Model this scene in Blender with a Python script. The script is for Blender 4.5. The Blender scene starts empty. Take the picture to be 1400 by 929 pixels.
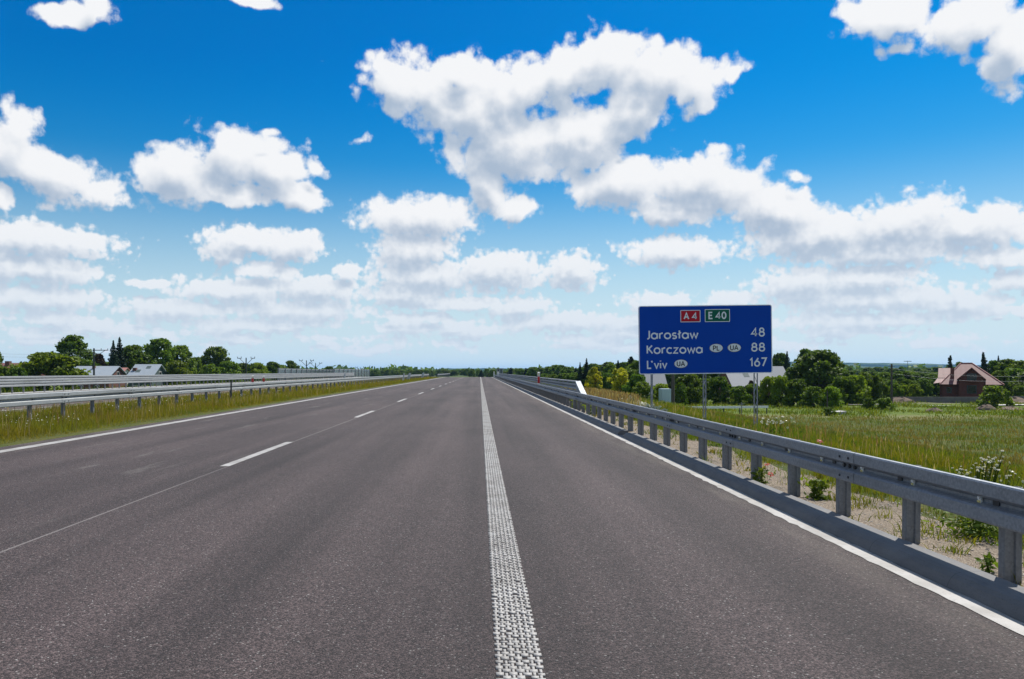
import bpy, math, random
import numpy as np
R = math.radians
C = bpy.context.scene.collection
scene = bpy.context.scene
H, F, VX, VY = 1.4, 1055.0, 656.0, 508.0          # eye height, focal length and horizon read from the road's perspective

# ------------------------------------------------------------------ camera
cam = bpy.data.cameras.new('camera'); cam_o = bpy.data.objects.new('camera', cam); C.objects.link(cam_o)
cam_o.location = (0, 0, H); cam_o.rotation_euler = (R(90), 0, 0)
cam.sensor_width = 36; cam.lens = 36 * F / 1400
cam.shift_x = 44 / 1400; cam.shift_y = 43.5 / 1400
cam.clip_start = 0.05; cam.clip_end = 40000
scene.camera = cam_o
scene.view_settings.view_transform = 'Standard'; scene.view_settings.look = 'None'
scene.view_settings.exposure = 0.415; scene.view_settings.gamma = 1; scene.view_settings.use_curve_mapping = False
scene.render.resolution_x = 1024; scene.render.resolution_y = 679
scene.cycles.use_denoising = True
scene.cycles.max_bounces = 6; scene.cycles.transparent_max_bounces = 8
scene.cycles.volume_bounces = 0
scene.cycles.sample_clamp_indirect = 4

SUN_EL, SUN_AZ = 56.5, 39.5                        # degrees above the horizon, degrees right of straight ahead

# ------------------------------------------------------------------ node helper
class NT:
    def __init__(s, tree): s.t = tree; s.n = tree.nodes; s.l = tree.links
    def new(s, typ, **kw):
        nd = s.n.new(typ)
        for k, v in kw.items(): setattr(nd, k, v)
        return nd
    def put(s, sock, v):
        if v is None: return
        if hasattr(v, 'is_output') or isinstance(v, bpy.types.NodeSocket): s.l.new(v, sock)
        else: sock.default_value = v
    def math(s, op, a, b=None, c=None, clamp=False):
        nd = s.new('ShaderNodeMath', operation=op); nd.use_clamp = clamp
        for i, v in enumerate((a, b, c)): s.put(nd.inputs[i], v)
        return nd.outputs[0]
    def vec(s, op, a, b=None, scale=None):
        nd = s.new('ShaderNodeVectorMath', operation=op)
        s.put(nd.inputs[0], a); s.put(nd.inputs[1], b)
        if scale is not None: s.put(nd.inputs['Scale'], scale)
        return nd.outputs['Value'] if op in ('LENGTH', 'DOT_PRODUCT') else nd.outputs[0]
    def noise(s, v, scale, detail=2, rough=0.5, dist=0, lac=2.0, dim='3D'):
        nd = s.new('ShaderNodeTexNoise', noise_dimensions=dim); s.put(nd.inputs['Vector'], v)
        nd.inputs['Scale'].default_value = scale; nd.inputs['Detail'].default_value = detail
        nd.inputs['Roughness'].default_value = rough; nd.inputs['Distortion'].default_value = dist
        nd.inputs['Lacunarity'].default_value = lac
        return nd.outputs['Fac']
    def ss(s, v, a, b, lo=0.0, hi=1.0):
        nd = s.new('ShaderNodeMapRange', interpolation_type='SMOOTHSTEP')
        for i, x in enumerate((v, a, b, lo, hi)): s.put(nd.inputs[i], x)
        return nd.outputs[0]
    def lin(s, v, a, b, lo=0.0, hi=1.0):
        nd = s.new('ShaderNodeMapRange'); nd.clamp = True
        for i, x in enumerate((v, a, b, lo, hi)): s.put(nd.inputs[i], x)
        return nd.outputs[0]
    def mix(s, f, a, b, mode='MIX'):
        nd = s.new('ShaderNodeMix', data_type='RGBA', blend_type=mode)
        s.put(nd.inputs[0], f)
        s.put(nd.inputs[6], tuple(a) + (1,) if isinstance(a, tuple) and len(a) == 3 else a)
        s.put(nd.inputs[7], tuple(b) + (1,) if isinstance(b, tuple) and len(b) == 3 else b)
        return nd.outputs[2]
    def mapping(s, v, loc=(0,0,0), rot=(0,0,0), scale=(1,1,1), typ='POINT'):
        nd = s.new('ShaderNodeMapping', vector_type=typ); s.put(nd.inputs[0], v)
        nd.inputs[1].default_value = loc; nd.inputs[2].default_value = rot; nd.inputs[3].default_value = scale
        return nd.outputs[0]
    def xyz(s, x, y, z):
        nd = s.new('ShaderNodeCombineXYZ')
        for i, v in enumerate((x, y, z)): s.put(nd.inputs[i], v)
        return nd.outputs[0]
    def sep(s, v):
        nd = s.new('ShaderNodeSeparateXYZ'); s.put(nd.inputs[0], v); return nd.outputs

# ------------------------------------------------------------------ sky with cumulus, laid out by azimuth and elevation
def azel(px, py):
    x, z = (px - VX) / F, (VY - py) / F
    return math.atan2(x, 1), math.atan2(z, math.hypot(1, x))
CL = [ # x, y, rx, ry, tilt
 (545,115,52,38,10),(630,102,44,30,0),(640,150,96,52,22),(715,132,85,40,0),(828,82,62,34,0),(600,128,70,42,0),(775,105,55,34,-15),(895,98,72,36,15),(955,112,34,40,40),
 (800,190,72,50,10),(700,195,95,54,10),(868,145,60,36,-25),(670,252,28,46,-20),(702,284,34,17,0),
 (850,250,72,36,0),(960,252,88,40,5),(915,286,75,24,5),(1060,288,95,32,14),(1120,322,115,34,0),(1235,308,112,38,0),(1335,310,98,30,8),(1210,342,150,20,0),
 (925,343,78,21,3),(1375,352,68,14,0),(1390,382,50,14,0),(1105,388,85,26,0),(1190,380,78,22,0),(1190,410,160,20,0),(1300,415,90,15,0),(1180,438,160,11,0),
 (8,200,50,50,0),(60,238,95,34,14),(135,264,48,19,8),(0,268,20,17,0),
 (245,240,60,38,-8),(315,222,58,42,0),(375,232,52,36,10),(405,264,42,22,20),(310,263,95,17,0),
 (50,330,124,25,0),(60,368,90,24,0),(0,362,42,34,0),(60,408,95,17,0),(80,436,55,12,0),
 (345,328,72,19,0),(395,336,52,22,0),(310,345,36,18,0),(366,370,46,12,0),(476,370,19,11,0),(205,388,32,6,0),
 (320,398,95,19,0),(430,396,72,20,0),(235,424,72,17,0),(400,424,125,14,0),(340,445,90,10,0),
 (575,298,80,29,0),(565,344,56,30,0),(585,378,90,26,0),(682,372,72,28,0),(785,372,45,24,0),(555,402,70,15,0),(620,416,105,10,0),
 (560,448,46,12,0),(705,421,55,15,0),(770,442,105,13,0),(640,452,60,9,0),(855,455,50,13,0),
 (98,19,50,15,-8),(132,8,20,20,0),(345,2,36,8,0),(1225,16,75,32,8),(1325,26,80,36,0),(1385,60,40,54,0),(1372,92,26,14,0),
 (495,193,36,16,-15,.68),(368,181,32,13,0,.66),(858,190,24,14,0,.4),(1003,100,44,18,-20,.62),(60,286,50,16,0,.68),(905,412,55,13,0),(1000,410,40,11,0),(1092,244,40,20,20,.78),(1225,68,44,16,0,.6),(1160,40,36,18,30,.72),(432,232,32,16,30,.5),
]
def make_cloud_group():
    g = bpy.data.node_groups.new('cloud_field', 'ShaderNodeTree')
    g.interface.new_socket('P', in_out='INPUT', socket_type='NodeSocketVector')
    g.interface.new_socket('D', in_out='OUTPUT', socket_type='NodeSocketFloat')
    g.interface.new_socket('S', in_out='OUTPUT', socket_type='NodeSocketFloat')
    t = NT(g); gi = t.new('NodeGroupInput'); go = t.new('NodeGroupOutput'); P = gi.outputs[0]
    el = t.sep(P)[1]; az = t.sep(P)[0]
    # slow warp of the outlines, smaller towards the horizon
    near = t.ss(el, 0.04, 0.32)
    wn = t.new('ShaderNodeTexNoise', noise_dimensions='2D'); t.put(wn.inputs['Vector'], P); wn.inputs['Scale'].default_value = 16; wn.inputs['Detail'].default_value = 2
    w = t.vec('SUBTRACT', wn.outputs['Color'], (0.5, 0.5, 0.5))
    Pw = t.vec('ADD', P, t.vec('SCALE', w, scale=t.lin(el, 0.02, 0.35, 0.007, 0.016)))
    Pw = t.vec('MULTIPLY', Pw, (1, 1, 0))
    m = None
    for (x, y, rx, ry, rot, *soft) in CL:
        a, e = azel(x, y); k = math.cos(a) / F
        src = Pw
        if m is not None:                            # keeps the shader stack short: each blob waits for the one before
            nd = t.new('ShaderNodeVectorMath', operation='MULTIPLY_ADD'); t.put(nd.inputs[0], m)
            nd.inputs[1].default_value = (1e-7, 1e-7, 1e-7); t.put(nd.inputs[2], Pw); src = nd.outputs[0]
        mp = t.mapping(src, (a, e, 0), (0, 0, R(-rot)), (rx * k * math.cos(a) * 1.06, ry * k * 1.08, 1), 'TEXTURE')
        L = t.vec('LENGTH', mp)
        if soft: L = t.math('ADD', L, soft[0])
        if m is None: m = L
        else:
            nd = t.new('ShaderNodeMath', operation='SMOOTH_MIN'); t.put(nd.inputs[0], m); t.put(nd.inputs[1], L); nd.inputs[2].default_value = 0.18
            m = nd.outputs[0]
    blob = t.math('SUBTRACT', 1.0, m)
    blob = t.math('MINIMUM', blob, 0.75)
    # clouds outside the photographed part of the sky
    n0 = t.noise(t.mapping(P, scale=(1, 1.9, 1)), 3.2, 1, 0.5, dim='2D')
    gen = t.math('MULTIPLY_ADD', n0, 4.0, -2.15)
    out = t.math('MAXIMUM', t.ss(t.math('ABSOLUTE', az), 0.62, 0.75), t.ss(el, 0.50, 0.6))
    gen = t.math('ADD', gen, t.math('MULTIPLY_ADD', out, 4.0, -4.0))
    # low rows near the horizon
    n1 = t.noise(t.mapping(P, scale=(1, 4.5, 1)), 11, 3, 0.55, dim='2D')
    low = t.math('MULTIPLY_ADD', n1, 3.4, -1.62)
    band = t.math('MULTIPLY', t.ss(el, 0.005, 0.03), t.ss(el, 0.135, 0.06))
    low = t.math('ADD', low, t.math('MULTIPLY_ADD', band, 1.6, -1.6))
    D = t.math('MAXIMUM', t.math('MAXIMUM', blob, gen), low)
    near1 = t.math('SUBTRACT', 1.0, near)
    def two(fn): return t.math('ADD', t.math('MULTIPLY', fn(0), near), t.math('MULTIPLY', fn(1), near1))
    soft_ = two(lambda j: t.noise(P, (20, 60)[j], 1.5, 0.5, dim='2D'))
    S = t.math('ADD', D, t.math('MULTIPLY_ADD', soft_, 0.60, -0.14))
    nm = two(lambda j: t.noise(P, (42, 110)[j], 6, 0.62, dim='2D'))
    def puff(j):                                    # rounded heads
        v = t.new('ShaderNodeTexVoronoi', voronoi_dimensions='2D', feature='SMOOTH_F1'); t.put(v.inputs['Vector'], Pw)
        v.inputs['Scale'].default_value = (30, 78)[j]; v.inputs['Detail'].default_value = 1.0; v.inputs['Roughness'].default_value = 0.55; v.inputs['Smoothness'].default_value = 0.25
        return v.outputs['Distance']
    pf = two(puff)
    D = t.math('ADD', S, t.math('MULTIPLY_ADD', nm, 0.95, -0.46))
    D = t.math('ADD', D, t.math('MULTIPLY_ADD', pf, -0.62, 0.27))
    t.put(go.inputs[0], D); t.put(go.inputs[1], S)
    return g
def build_world():
    w = bpy.data.worlds.new('World'); scene.world = w; w.use_nodes = True
    w.node_tree.nodes.clear(); t = NT(w.node_tree)
    sky = t.new('ShaderNodeTexSky', sky_type='NISHITA'); sky.sun_disc = False
    sky.sun_elevation = R(SUN_EL); sky.sun_rotation = R(SUN_AZ); sky.altitude = 200
    sky.air_density = 1.0; sky.dust_density = 0.8; sky.ozone_density = 2.2
    d = t.new('ShaderNodeTexCoord').outputs['Generated']
    x, y, z = t.sep(d)[0:3]
    az = t.math('ARCTAN2', x, y); el = t.math('ARCSINE', z)
    P = t.xyz(az, el, 0.0)
    g = make_cloud_group()
    def grp(v):
        nd = t.new('ShaderNodeGroup'); nd.node_tree = g; t.put(nd.inputs[0], v); return nd.outputs
    D0, S0 = grp(P)
    k = t.lin(el, 0.03, 0.3, 0.35, 1.0)
    D1, S1 = grp(t.vec('ADD', P, t.vec('SCALE', (0.011, 0.030, 0), scale=k)))
    alpha = t.ss(D0, -0.10, 0.32)
    lit = t.math('ADD', t.math('MULTIPLY', t.math('SUBTRACT', D0, D1), 0.36), t.math('MULTIPLY', t.math('SUBTRACT', S0, S1), 0.60))
    thick = t.ss(S0, 0.05, 0.95)
    lit = t.math('ADD', lit, t.math('MULTIPLY_ADD', thick, -0.46, 0.90))
    lit = t.ss(lit, 0.15, 1.05)
    ccol = t.mix(lit, (0.43, 0.53, 0.67), (0.97, 0.98, 1.0))
    ccol = t.mix(t.ss(el, 0.0, 0.21, 0.80, 0.0), ccol, (0.70, 0.80, 0.90))
    # a deeper, more saturated blue overhead as the photograph was exposed and printed
    hs = t.new('ShaderNodeHueSaturation'); t.put(hs.inputs['Color'], sky.outputs[0])
    t.put(hs.inputs['Saturation'], t.lin(el, 0.0, 0.40, 1.2, 1.65)); hs.inputs['Hue'].default_value = 0.488
    t.put(hs.inputs['Value'], 1.0)
    tint = t.mix(t.ss(el, 0.0, 0.38), (1.0, 1.0, 1.0), (0.01, 0.82, 1.10))
    deep = t.mix(1.0, hs.outputs[0], tint, 'MULTIPLY')
    air = t.mix(t.ss(el, 0.27, -0.02, 0.0, 0.95), deep, (6.2, 7.9, 9.0))
    b1 = t.new('ShaderNodeBackground'); t.put(b1.inputs[0], air); b1.inputs[1].default_value = 0.075
    b2 = t.new('ShaderNodeBackground'); t.put(b2.inputs[0], ccol); b2.inputs[1].default_value = 0.71
    ms = t.new('ShaderNodeMixShader'); t.put(ms.inputs[0], t.math('MULTIPLY', alpha, t.ss(el, -0.01, 0.01)))
    t.put(ms.inputs[1], b1.outputs[0]); t.put(ms.inputs[2], b2.outputs[0])
    o = t.new('ShaderNodeOutputWorld'); t.put(o.inputs[0], ms.outputs[0])
    w.cycles.sampling_method = 'NONE'          # the sun is a lamp; the sky is broad enough to be found by bounced rays
build_world()
sl = bpy.data.lights.new('sun', 'SUN'); sl.energy = 5.0; sl.angle = R(0.5); sl.color = (1.0, 0.955, 0.89)
so = bpy.data.objects.new('sun', sl); C.objects.link(so)
so.rotation_euler = (R(90 - SUN_EL), 0, R(180 - SUN_AZ)); so.location = (30, 40, 60)
HAZE = True

# ------------------------------------------------------------------ materials
def mat(name):
    m = bpy.data.materials.new(name); m.use_nodes = True; m.node_tree.nodes.clear()
    t = NT(m.node_tree); t.out = t.new('ShaderNodeOutputMaterial'); t.m = m
    t.oc = t.new('ShaderNodeTexCoord').outputs['Object']
    return t
def pbr(t, col, rough=0.8, metal=0.0, bump=None, bstr=0.3, bdist=0.01, spec=0.5, emit=None):
    b = t.new('ShaderNodeBsdfPrincipled')
    t.put(b.inputs['Base Color'], tuple(col) + (1,) if isinstance(col, tuple) and len(col) == 3 else col)
    t.put(b.inputs['Roughness'], rough); t.put(b.inputs['Metallic'], metal)
    b.inputs['Specular IOR Level'].default_value = spec
    if bump is not None:
        bp = t.new('ShaderNodeBump'); t.put(bp.inputs['Height'], bump)
        bp.inputs['Strength'].default_value = bstr; bp.inputs['Distance'].default_value = bdist
        t.l.new(bp.outputs[0], b.inputs['Normal'])
    t.l.new(b.outputs[0], t.out.inputs[0]); t.b = b
    return t.m
M = {}
def simple(name, col, rough=0.7, metal=0.0, var=0.12, scale=4.0, spec=0.5):
    t = mat(name); n = t.noise(t.oc, scale, 4, 0.6)
    c2 = tuple(min(1, c * (1 + var)) for c in col); c1 = tuple(c * (1 - var) for c in col)
    M[name] = pbr(t, t.mix(n, c1, c2), rough, metal, spec=spec); return M[name]

def mk_asphalt(name, base=1.0):
    t = mat(name)
    n1 = t.noise(t.oc, 75, 2, 0.7); v = t.new('ShaderNodeTexVoronoi'); v.inputs['Scale'].default_value = 115; t.put(v.inputs['Vector'], t.oc)
    rnd = t.sep(v.outputs['Color'])[0]
    stones = t.mix(t.ss(rnd, 0.20, 1.0), (0.0155 * base, 0.0112 * base, 0.0110 * base), (0.117 * base, 0.085 * base, 0.082 * base))
    stones = t.mix(t.ss(rnd, 0.975, 0.995), stones, (0.28, 0.265, 0.25))
    stones = t.mix(t.ss(n1, 0.35, 0.7), t.mix(0.6, stones, (0.023 * base, 0.0170 * base, 0.0165 * base)), stones)
    # long traffic bands and worn, dusty patches
    bands = t.noise(t.mapping(t.oc, scale=(1.1, 0.022, 1)), 1.0, 3, 0.6)
    patch = t.noise(t.mapping(t.oc, scale=(0.35, 0.12, 1)), 1.0, 4, 0.6)
    k = t.math('ADD', t.lin(bands, 0.3, 0.7, 0.56, 1.34), t.lin(patch, 0.3, 0.7, -0.32, 0.24))
    xs = t.sep(t.oc)[0]
    for xc in (-2.65, -0.95, -6.9, -5.2, 1.55):
        k = t.math('ADD', k, t.ss(t.math('ABSOLUTE', t.math('ADD', xs, t.math('MULTIPLY_ADD', bands, 0.5, -xc - 0.25))), 0.55, 0.10, 0.0, 0.10))
    k = t.math('SUBTRACT', k, t.ss(t.math('ABSOLUTE', t.math('ADD', xs, t.math('MULTIPLY_ADD', bands, 0.3, 1.65))), 0.5, 0.05, 0.0, 0.13))
    # the joint between the two paving strips, under the lane dashes
    seam = t.ss(t.math('ABSOLUTE', t.math('ADD', xs, t.math('MULTIPLY_ADD', n1, 0.02, 3.70))), 0.020, 0.006)
    col = t.vec('SCALE', stones, scale=k)
    col = t.mix(t.math('MULTIPLY', seam, t.lin(patch, 0.3, 0.6, 0.25, 0.65)), col, (0.22, 0.20, 0.19))
    # pale dust dragged along the seam and the left lane
    dust = t.noise(t.mapping(t.oc, rot=(0, 0, 0.03), scale=(2.2, 0.35, 1)), 1.0, 5, 0.7)
    dz = t.math('MULTIPLY', t.ss(dust, 0.56, 0.74), t.ss(t.math('ABSOLUTE', t.math('ADD', xs, 6.1)), 3.2, 0.6))
    col = t.mix(t.math('MULTIPLY', dz, 0.42), col, (0.20, 0.185, 0.17))
    ed_ = t.math('MAXIMUM', t.ss(xs, 2.35, 2.95), t.ss(xs, -7.9, -8.9))
    col = t.mix(t.math('MULTIPLY', t.math('MULTIPLY', ed_, t.ss(dust, 0.38, 0.70)), 0.45), col, (0.17, 0.145, 0.12))
    v3 = t.new('ShaderNodeTexVoronoi'); v3.inputs['Scale'].default_value = 0.9; t.put(v3.inputs['Vector'], t.mapping(t.oc, scale=(1.4, 0.8, 1)))
    col = t.mix(t.math('MULTIPLY', t.ss(v3.outputs['Distance'], 0.075, 0.03), t.ss(n1, 0.3, 0.6, 0.25, 0.6)), col, (0.016, 0.013, 0.012))
    h = t.math('ADD', t.math('MULTIPLY', v.outputs['Distance'], -1.0), t.math('MULTIPLY', n1, 0.8))
    M[name] = pbr(t, col, 0.82, 0, h, 0.8, 0.007, spec=0.33)
mk_asphalt('asphalt')
mk_asphalt('asphalt_grazing', 1.5)  # paler copy: brightness of the grazing view put into the colour

t = mat('road_paint'); n = t.noise(t.oc, 30, 4, 0.65); n2 = t.noise(t.oc, 2.5, 3, 0.6)
c = t.mix(t.ss(n, 0.54, 0.76), (0.34, 0.325, 0.305), (0.13, 0.12, 0.11)); c = t.mix(t.ss(n2, 0.35, 0.7), c, (0.23, 0.215, 0.195))
M['paint'] = pbr(t, c, 0.6, bump=n, bstr=0.3, bdist=0.003)

def mk_steel(name, lo, hi, rough=0.48, metal=0.75):
    t = mat(name); n = t.noise(t.mapping(t.oc, scale=(1, 0.4, 1)), 7, 5, 0.65); n2 = t.noise(t.mapping(t.oc, scale=(6, 0.25, 6)), 1, 3, 0.5)
    v = t.new('ShaderNodeTexVoronoi'); v.inputs['Scale'].default_value = 60; t.put(v.inputs['Vector'], t.oc)
    sp = t.sep(v.outputs['Color'])[0]
    c = t.mix(t.math('MULTIPLY_ADD', n, 0.6, t.math('MULTIPLY', sp, 0.4)), lo, hi)
    c = t.mix(t.ss(n2, 0.55, 0.8), c, tuple(x * 0.75 for x in lo))
    M[name] = pbr(t, c, t.lin(n, 0.3, 0.7, rough - 0.08, rough + 0.12), metal)
mk_steel('galvanised', (0.165, 0.176, 0.190), (0.36, 0.375, 0.395), 0.52, 0.5)
mk_steel('galvanised_post', (0.14, 0.143, 0.148), (0.27, 0.27, 0.275), 0.58, 0.4)
mk_steel('galvanised_sunlit', (0.25, 0.262, 0.262), (0.40, 0.415, 0.415), 0.5, 0.35)  # lighter copy of galvanised: sunlight on the left barriers put into the colour
mk_steel('galvanised_bright', (0.38, 0.395, 0.40), (0.55, 0.565, 0.57), 0.45, 0.35)
simple('dark_steel', (0.05, 0.052, 0.055), 0.5, 0.6)
simple('white_paint_metal', (0.72, 0.73, 0.73), 0.4)
simple('reflector_yellow', (0.75, 0.62, 0.22), 0.25)
simple('reflector_red', (0.55, 0.02, 0.02), 0.3)
simple('plastic_white', (0.75, 0.74, 0.70), 0.5)
simple('sign_blue', (0.002, 0.060, 0.40), 0.55, var=0.10, scale=1.5, spec=0.12)
simple('sign_red', (0.50, 0.010, 0.025), 0.5, var=0.05, spec=0.2)
simple('sign_green', (0.003, 0.12, 0.07), 0.5, var=0.05, spec=0.2)
simple('sign_white', (0.80, 0.82, 0.84), 0.42, var=0.06)
simple('sign_black', (0.012, 0.012, 0.014), 0.5)
simple('sign_back', (0.32, 0.33, 0.34), 0.5, 0.4)

t = mat('concrete'); n = t.noise(t.oc, 9, 6, 0.65); n2 = t.noise(t.oc, 90, 2, 0.6)
c = t.mix(n, (0.30, 0.29, 0.275), (0.50, 0.485, 0.46)); c = t.mix(t.ss(n2, 0.6, 0.8), c, (0.22, 0.21, 0.2))
M['concrete'] = pbr(t, c, 0.85, bump=n2, bstr=0.4, bdist=0.003)
t = mat('kerb_concrete'); n = t.noise(t.mapping(t.oc, scale=(1, 0.5, 1)), 6, 6, 0.7); n2 = t.noise(t.oc, 110, 2, 0.6)
ys = t.sep(t.oc)[1]
jn = t.ss(t.math('PINGPONG', ys, 0.5), 0.006, 0.002)
c = t.mix(n, (0.070, 0.069, 0.070), (0.185, 0.18, 0.175)); c = t.mix(t.ss(n2, 0.58, 0.8), c, (0.05, 0.048, 0.046))
c = t.mix(jn, c, (0.08, 0.08, 0.08))
M['kerb'] = pbr(t, c, 0.8, bump=n2, bstr=0.4, bdist=0.003)
t = mat('gravel'); v = t.new('ShaderNodeTexVoronoi'); v.inputs['Scale'].default_value = 85; t.put(v.inputs['Vector'], t.oc)
n = t.noise(t.oc, 1.6, 5, 0.65); r = t.sep(v.outputs['Color'])[0]
c = t.mix(r, (0.18, 0.14, 0.10), (0.38, 0.315, 0.245)); c = t.mix(t.ss(v.outputs['Distance'], 0.45, 0.8, 0, 0.8), c, (0.11, 0.085, 0.06))
c = t.mix(t.ss(n, 0.52, 0.72, 0, 0.75), c, (0.10, 0.085, 0.06))
M['gravel'] = pbr(t, c, 0.95, bump=t.math('MULTIPLY', v.outputs['Distance'], -1.0), bstr=0.8, bdist=0.02, spec=0.2)
simple('stone', (0.40, 0.36, 0.31), 0.9, var=0.4, scale=0.9)

# ground: verges, the crop field, strips of meadow, soil
t = mat('ground'); x, y, z = t.sep(t.oc)[0:3]
n = t.noise(t.oc, 0.12, 5, 0.6); nf = t.noise(t.oc, 1.3, 5, 0.65); nff = t.noise(t.oc, 9, 4, 0.7)
wob = t.math('MULTIPLY_ADD', n, 16.0, -8.0)
meadow = t.mix(t.ss(nf, 0.32, 0.68), (0.058, 0.090, 0.010), (0.120, 0.160, 0.020))
crop = t.mix(t.ss(t.noise(t.mapping(t.oc, scale=(0.5, 1.4, 1)), 0.22, 5, 0.65), 0.38, 0.66), (0.052, 0.085, 0.010), (0.110, 0.105, 0.026))
crop = t.mix(t.ss(nff, 0.35, 0.7, 0.0, 0.5), crop, (0.030, 0.048, 0.012))
far = t.math('ADD', y, t.math('MULTIPLY', wob, 0.5))
field = t.mix(t.ss(far, 73, 77), crop, t.mix(t.ss(nf, 0.4, 0.6), (0.19, 0.175, 0.085), (0.12, 0.14, 0.04)))
field = t.mix(t.ss(far, 78, 83), field, meadow)
soil = t.mix(nf, (0.10, 0.075, 0.055), (0.20, 0.16, 0.12))
field = t.mix(t.math('MULTIPLY', t.ss(t.math('ABSOLUTE', t.math('ADD', y, -112.0)), 4.0, 2.0), t.ss(nf, 0.45, 0.58)), field, soil)
verge = t.mix(t.ss(nf, 0.35, 0.65), (0.085, 0.085, 0.022), (0.055, 0.075, 0.016))
edge = t.math('ADD', x, t.math('MULTIPLY_ADD', nf, 1.6, -0.8))
c = t.mix(t.ss(edge, 17.0, 21.0), verge, field)
c = t.mix(t.ss(x, -30.0, -34.0), c, meadow)
wood = t.mix(nf, (0.02, 0.035, 0.012), (0.05, 0.075, 0.02))
dist = t.vec('LENGTH', t.oc)
c = t.mix(t.ss(t.math('ADD', dist, t.math('MULTIPLY', wob, 12)), 260, 420), c, t.mix(t.ss(t.noise(t.oc, 0.004, 3, 0.6), 0.45, 0.55), wood, meadow))
M['ground'] = pbr(t, c, 0.95, bump=nff, bstr=0.7, bdist=0.15, spec=0.15)
t = mat('hills'); n = t.noise(t.oc, 0.0022, 4, 0.6); n2 = t.noise(t.oc, 0.012, 3, 0.6)
v = t.new('ShaderNodeTexVoronoi'); v.inputs['Scale'].default_value = 0.004; t.put(v.inputs['Vector'], t.mapping(t.oc, scale=(1, 0.5, 1)))
c = t.mix(t.sep(v.outputs['Color'])[0], (0.03, 0.055, 0.02), (0.08, 0.10, 0.04)); c = t.mix(t.ss(n, 0.44, 0.50), c, (0.010, 0.022, 0.012))
M['hills'] = pbr(t, c, 1.0, spec=0.0)

def mk_leaf(name, c1, c2, c3=None, trans=0.35, objvar=0.25):
    t = mat(name); g = t.new('ShaderNodeNewGeometry'); ri = g.outputs['Random Per Island']
    oi = t.new('ShaderNodeObjectInfo'); n = t.noise(t.oc, 0.45, 3, 0.6)
    c = t.mix(ri, c1, c2)
    if c3: c = t.mix(t.ss(n, 0.42, 0.62), c, c3)
    hs = t.new('ShaderNodeHueSaturation'); t.put(hs.inputs['Color'], c)
    t.put(hs.inputs['Value'], t.lin(oi.outputs['Random'], 0, 1, 1 - objvar, 1 + objvar))
    t.put(hs.inputs['Hue'], t.lin(t.math('FRACT', t.math('MULTIPLY', oi.outputs['Random'], 7.31)), 0, 1, 0.488, 0.512))
    b = t.new('ShaderNodeBsdfPrincipled'); t.put(b.inputs['Base Color'], hs.outputs[0]); b.inputs['Roughness'].default_value = 0.6
    b.inputs['Specular IOR Level'].default_value = 0.25
    tr = t.new('ShaderNodeBsdfTranslucent'); t.put(tr.inputs[0], t.mix(1.0, hs.outputs[0], (1.5, 1.45, 0.7), 'MULTIPLY'))
    ms = t.new('ShaderNodeMixShader'); ms.inputs[0].default_value = trans
    t.l.new(b.outputs[0], ms.inputs[1]); t.l.new(tr.outputs[0], ms.inputs[2]); t.l.new(ms.outputs[0], t.out.inputs[0])
    M[name] = t.m
mk_leaf('leaf', (0.0475, 0.0902, 0.0070), (0.1307, 0.2035, 0.0141), (0.0713, 0.1210, 0.0088))
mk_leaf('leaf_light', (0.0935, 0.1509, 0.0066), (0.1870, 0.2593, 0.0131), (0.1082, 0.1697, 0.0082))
mk_leaf('leaf_purple', (0.030, 0.018, 0.012), (0.055, 0.035, 0.018), None)
mk_leaf('needle', (0.0156, 0.0338, 0.0168), (0.0364, 0.0624, 0.0264), None, 0.12)
mk_leaf('leaf_yellow', (0.3300, 0.3520, 0.0120), (0.5500, 0.5500, 0.0200), (0.1430, 0.1870, 0.0180), 0.35, 0.1)
mk_leaf('grass', (0.1050, 0.1080, 0.0064), (0.2100, 0.1814, 0.0160), (0.1400, 0.1512, 0.0112), 0.45, 0.0)
mk_leaf('grass_green', (0.0432, 0.0828, 0.0058), (0.0936, 0.1512, 0.0115), (0.1152, 0.1368, 0.0144), 0.45, 0.0)
mk_leaf('grass_dry', (0.24, 0.19, 0.09), (0.42, 0.34, 0.18), (0.22, 0.13, 0.06), 0.35, 0.0)
mk_leaf('crop_blades', (0.0624, 0.0994, 0.0106), (0.1170, 0.1490, 0.0185), (0.1638, 0.1291, 0.0370), 0.4, 0.0)
mk_leaf('weed_leaf', (0.0640, 0.1040, 0.0096), (0.1280, 0.1840, 0.0160), None, 0.4, 0.15)
mk_leaf('petal_white', (0.6120, 0.6120, 0.5610), (0.7225, 0.7225, 0.6800), None, 0.4, 0.0)
mk_leaf('petal_red', (0.38, 0.002, 0.001), (0.45, 0.003, 0.001), None, 0.4, 0.0)
simple('bark', (0.085, 0.065, 0.048), 0.9, var=0.35, scale=6)
simple('wood_pole', (0.075, 0.062, 0.052), 0.85, var=0.3)
simple('concrete_pole', (0.20, 0.20, 0.19), 0.85, var=0.2)

t = mat('roof_tile_red'); n = t.noise(t.oc, 1.2, 4, 0.6)
w = t.new('ShaderNodeTexWave'); w.inputs['Scale'].default_value = 1.6; t.put(w.inputs['Vector'], t.oc); w.bands_direction = 'X'
c = t.mix(n, (0.135, 0.048, 0.042), (0.200, 0.076, 0.066))
M['roof_red'] = pbr(t, c, 0.62, bump=w.outputs['Fac'], bstr=0.5, bdist=0.04)
t = mat('roof_metal'); w = t.new('ShaderNodeTexWave'); w.inputs['Scale'].default_value = 1.1; t.put(w.inputs['Vector'], t.oc)
n = t.noise(t.oc, 0.8, 4, 0.6)
M['roof_metal'] = pbr(t, t.mix(n, (0.20, 0.235, 0.27), (0.28, 0.32, 0.36)), 0.7, 0.0, bump=w.outputs['Fac'], bstr=0.35, bdist=0.03)
simple('roof_pink', (0.33, 0.15, 0.13), 0.7, var=0.15, scale=1.5)
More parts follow.
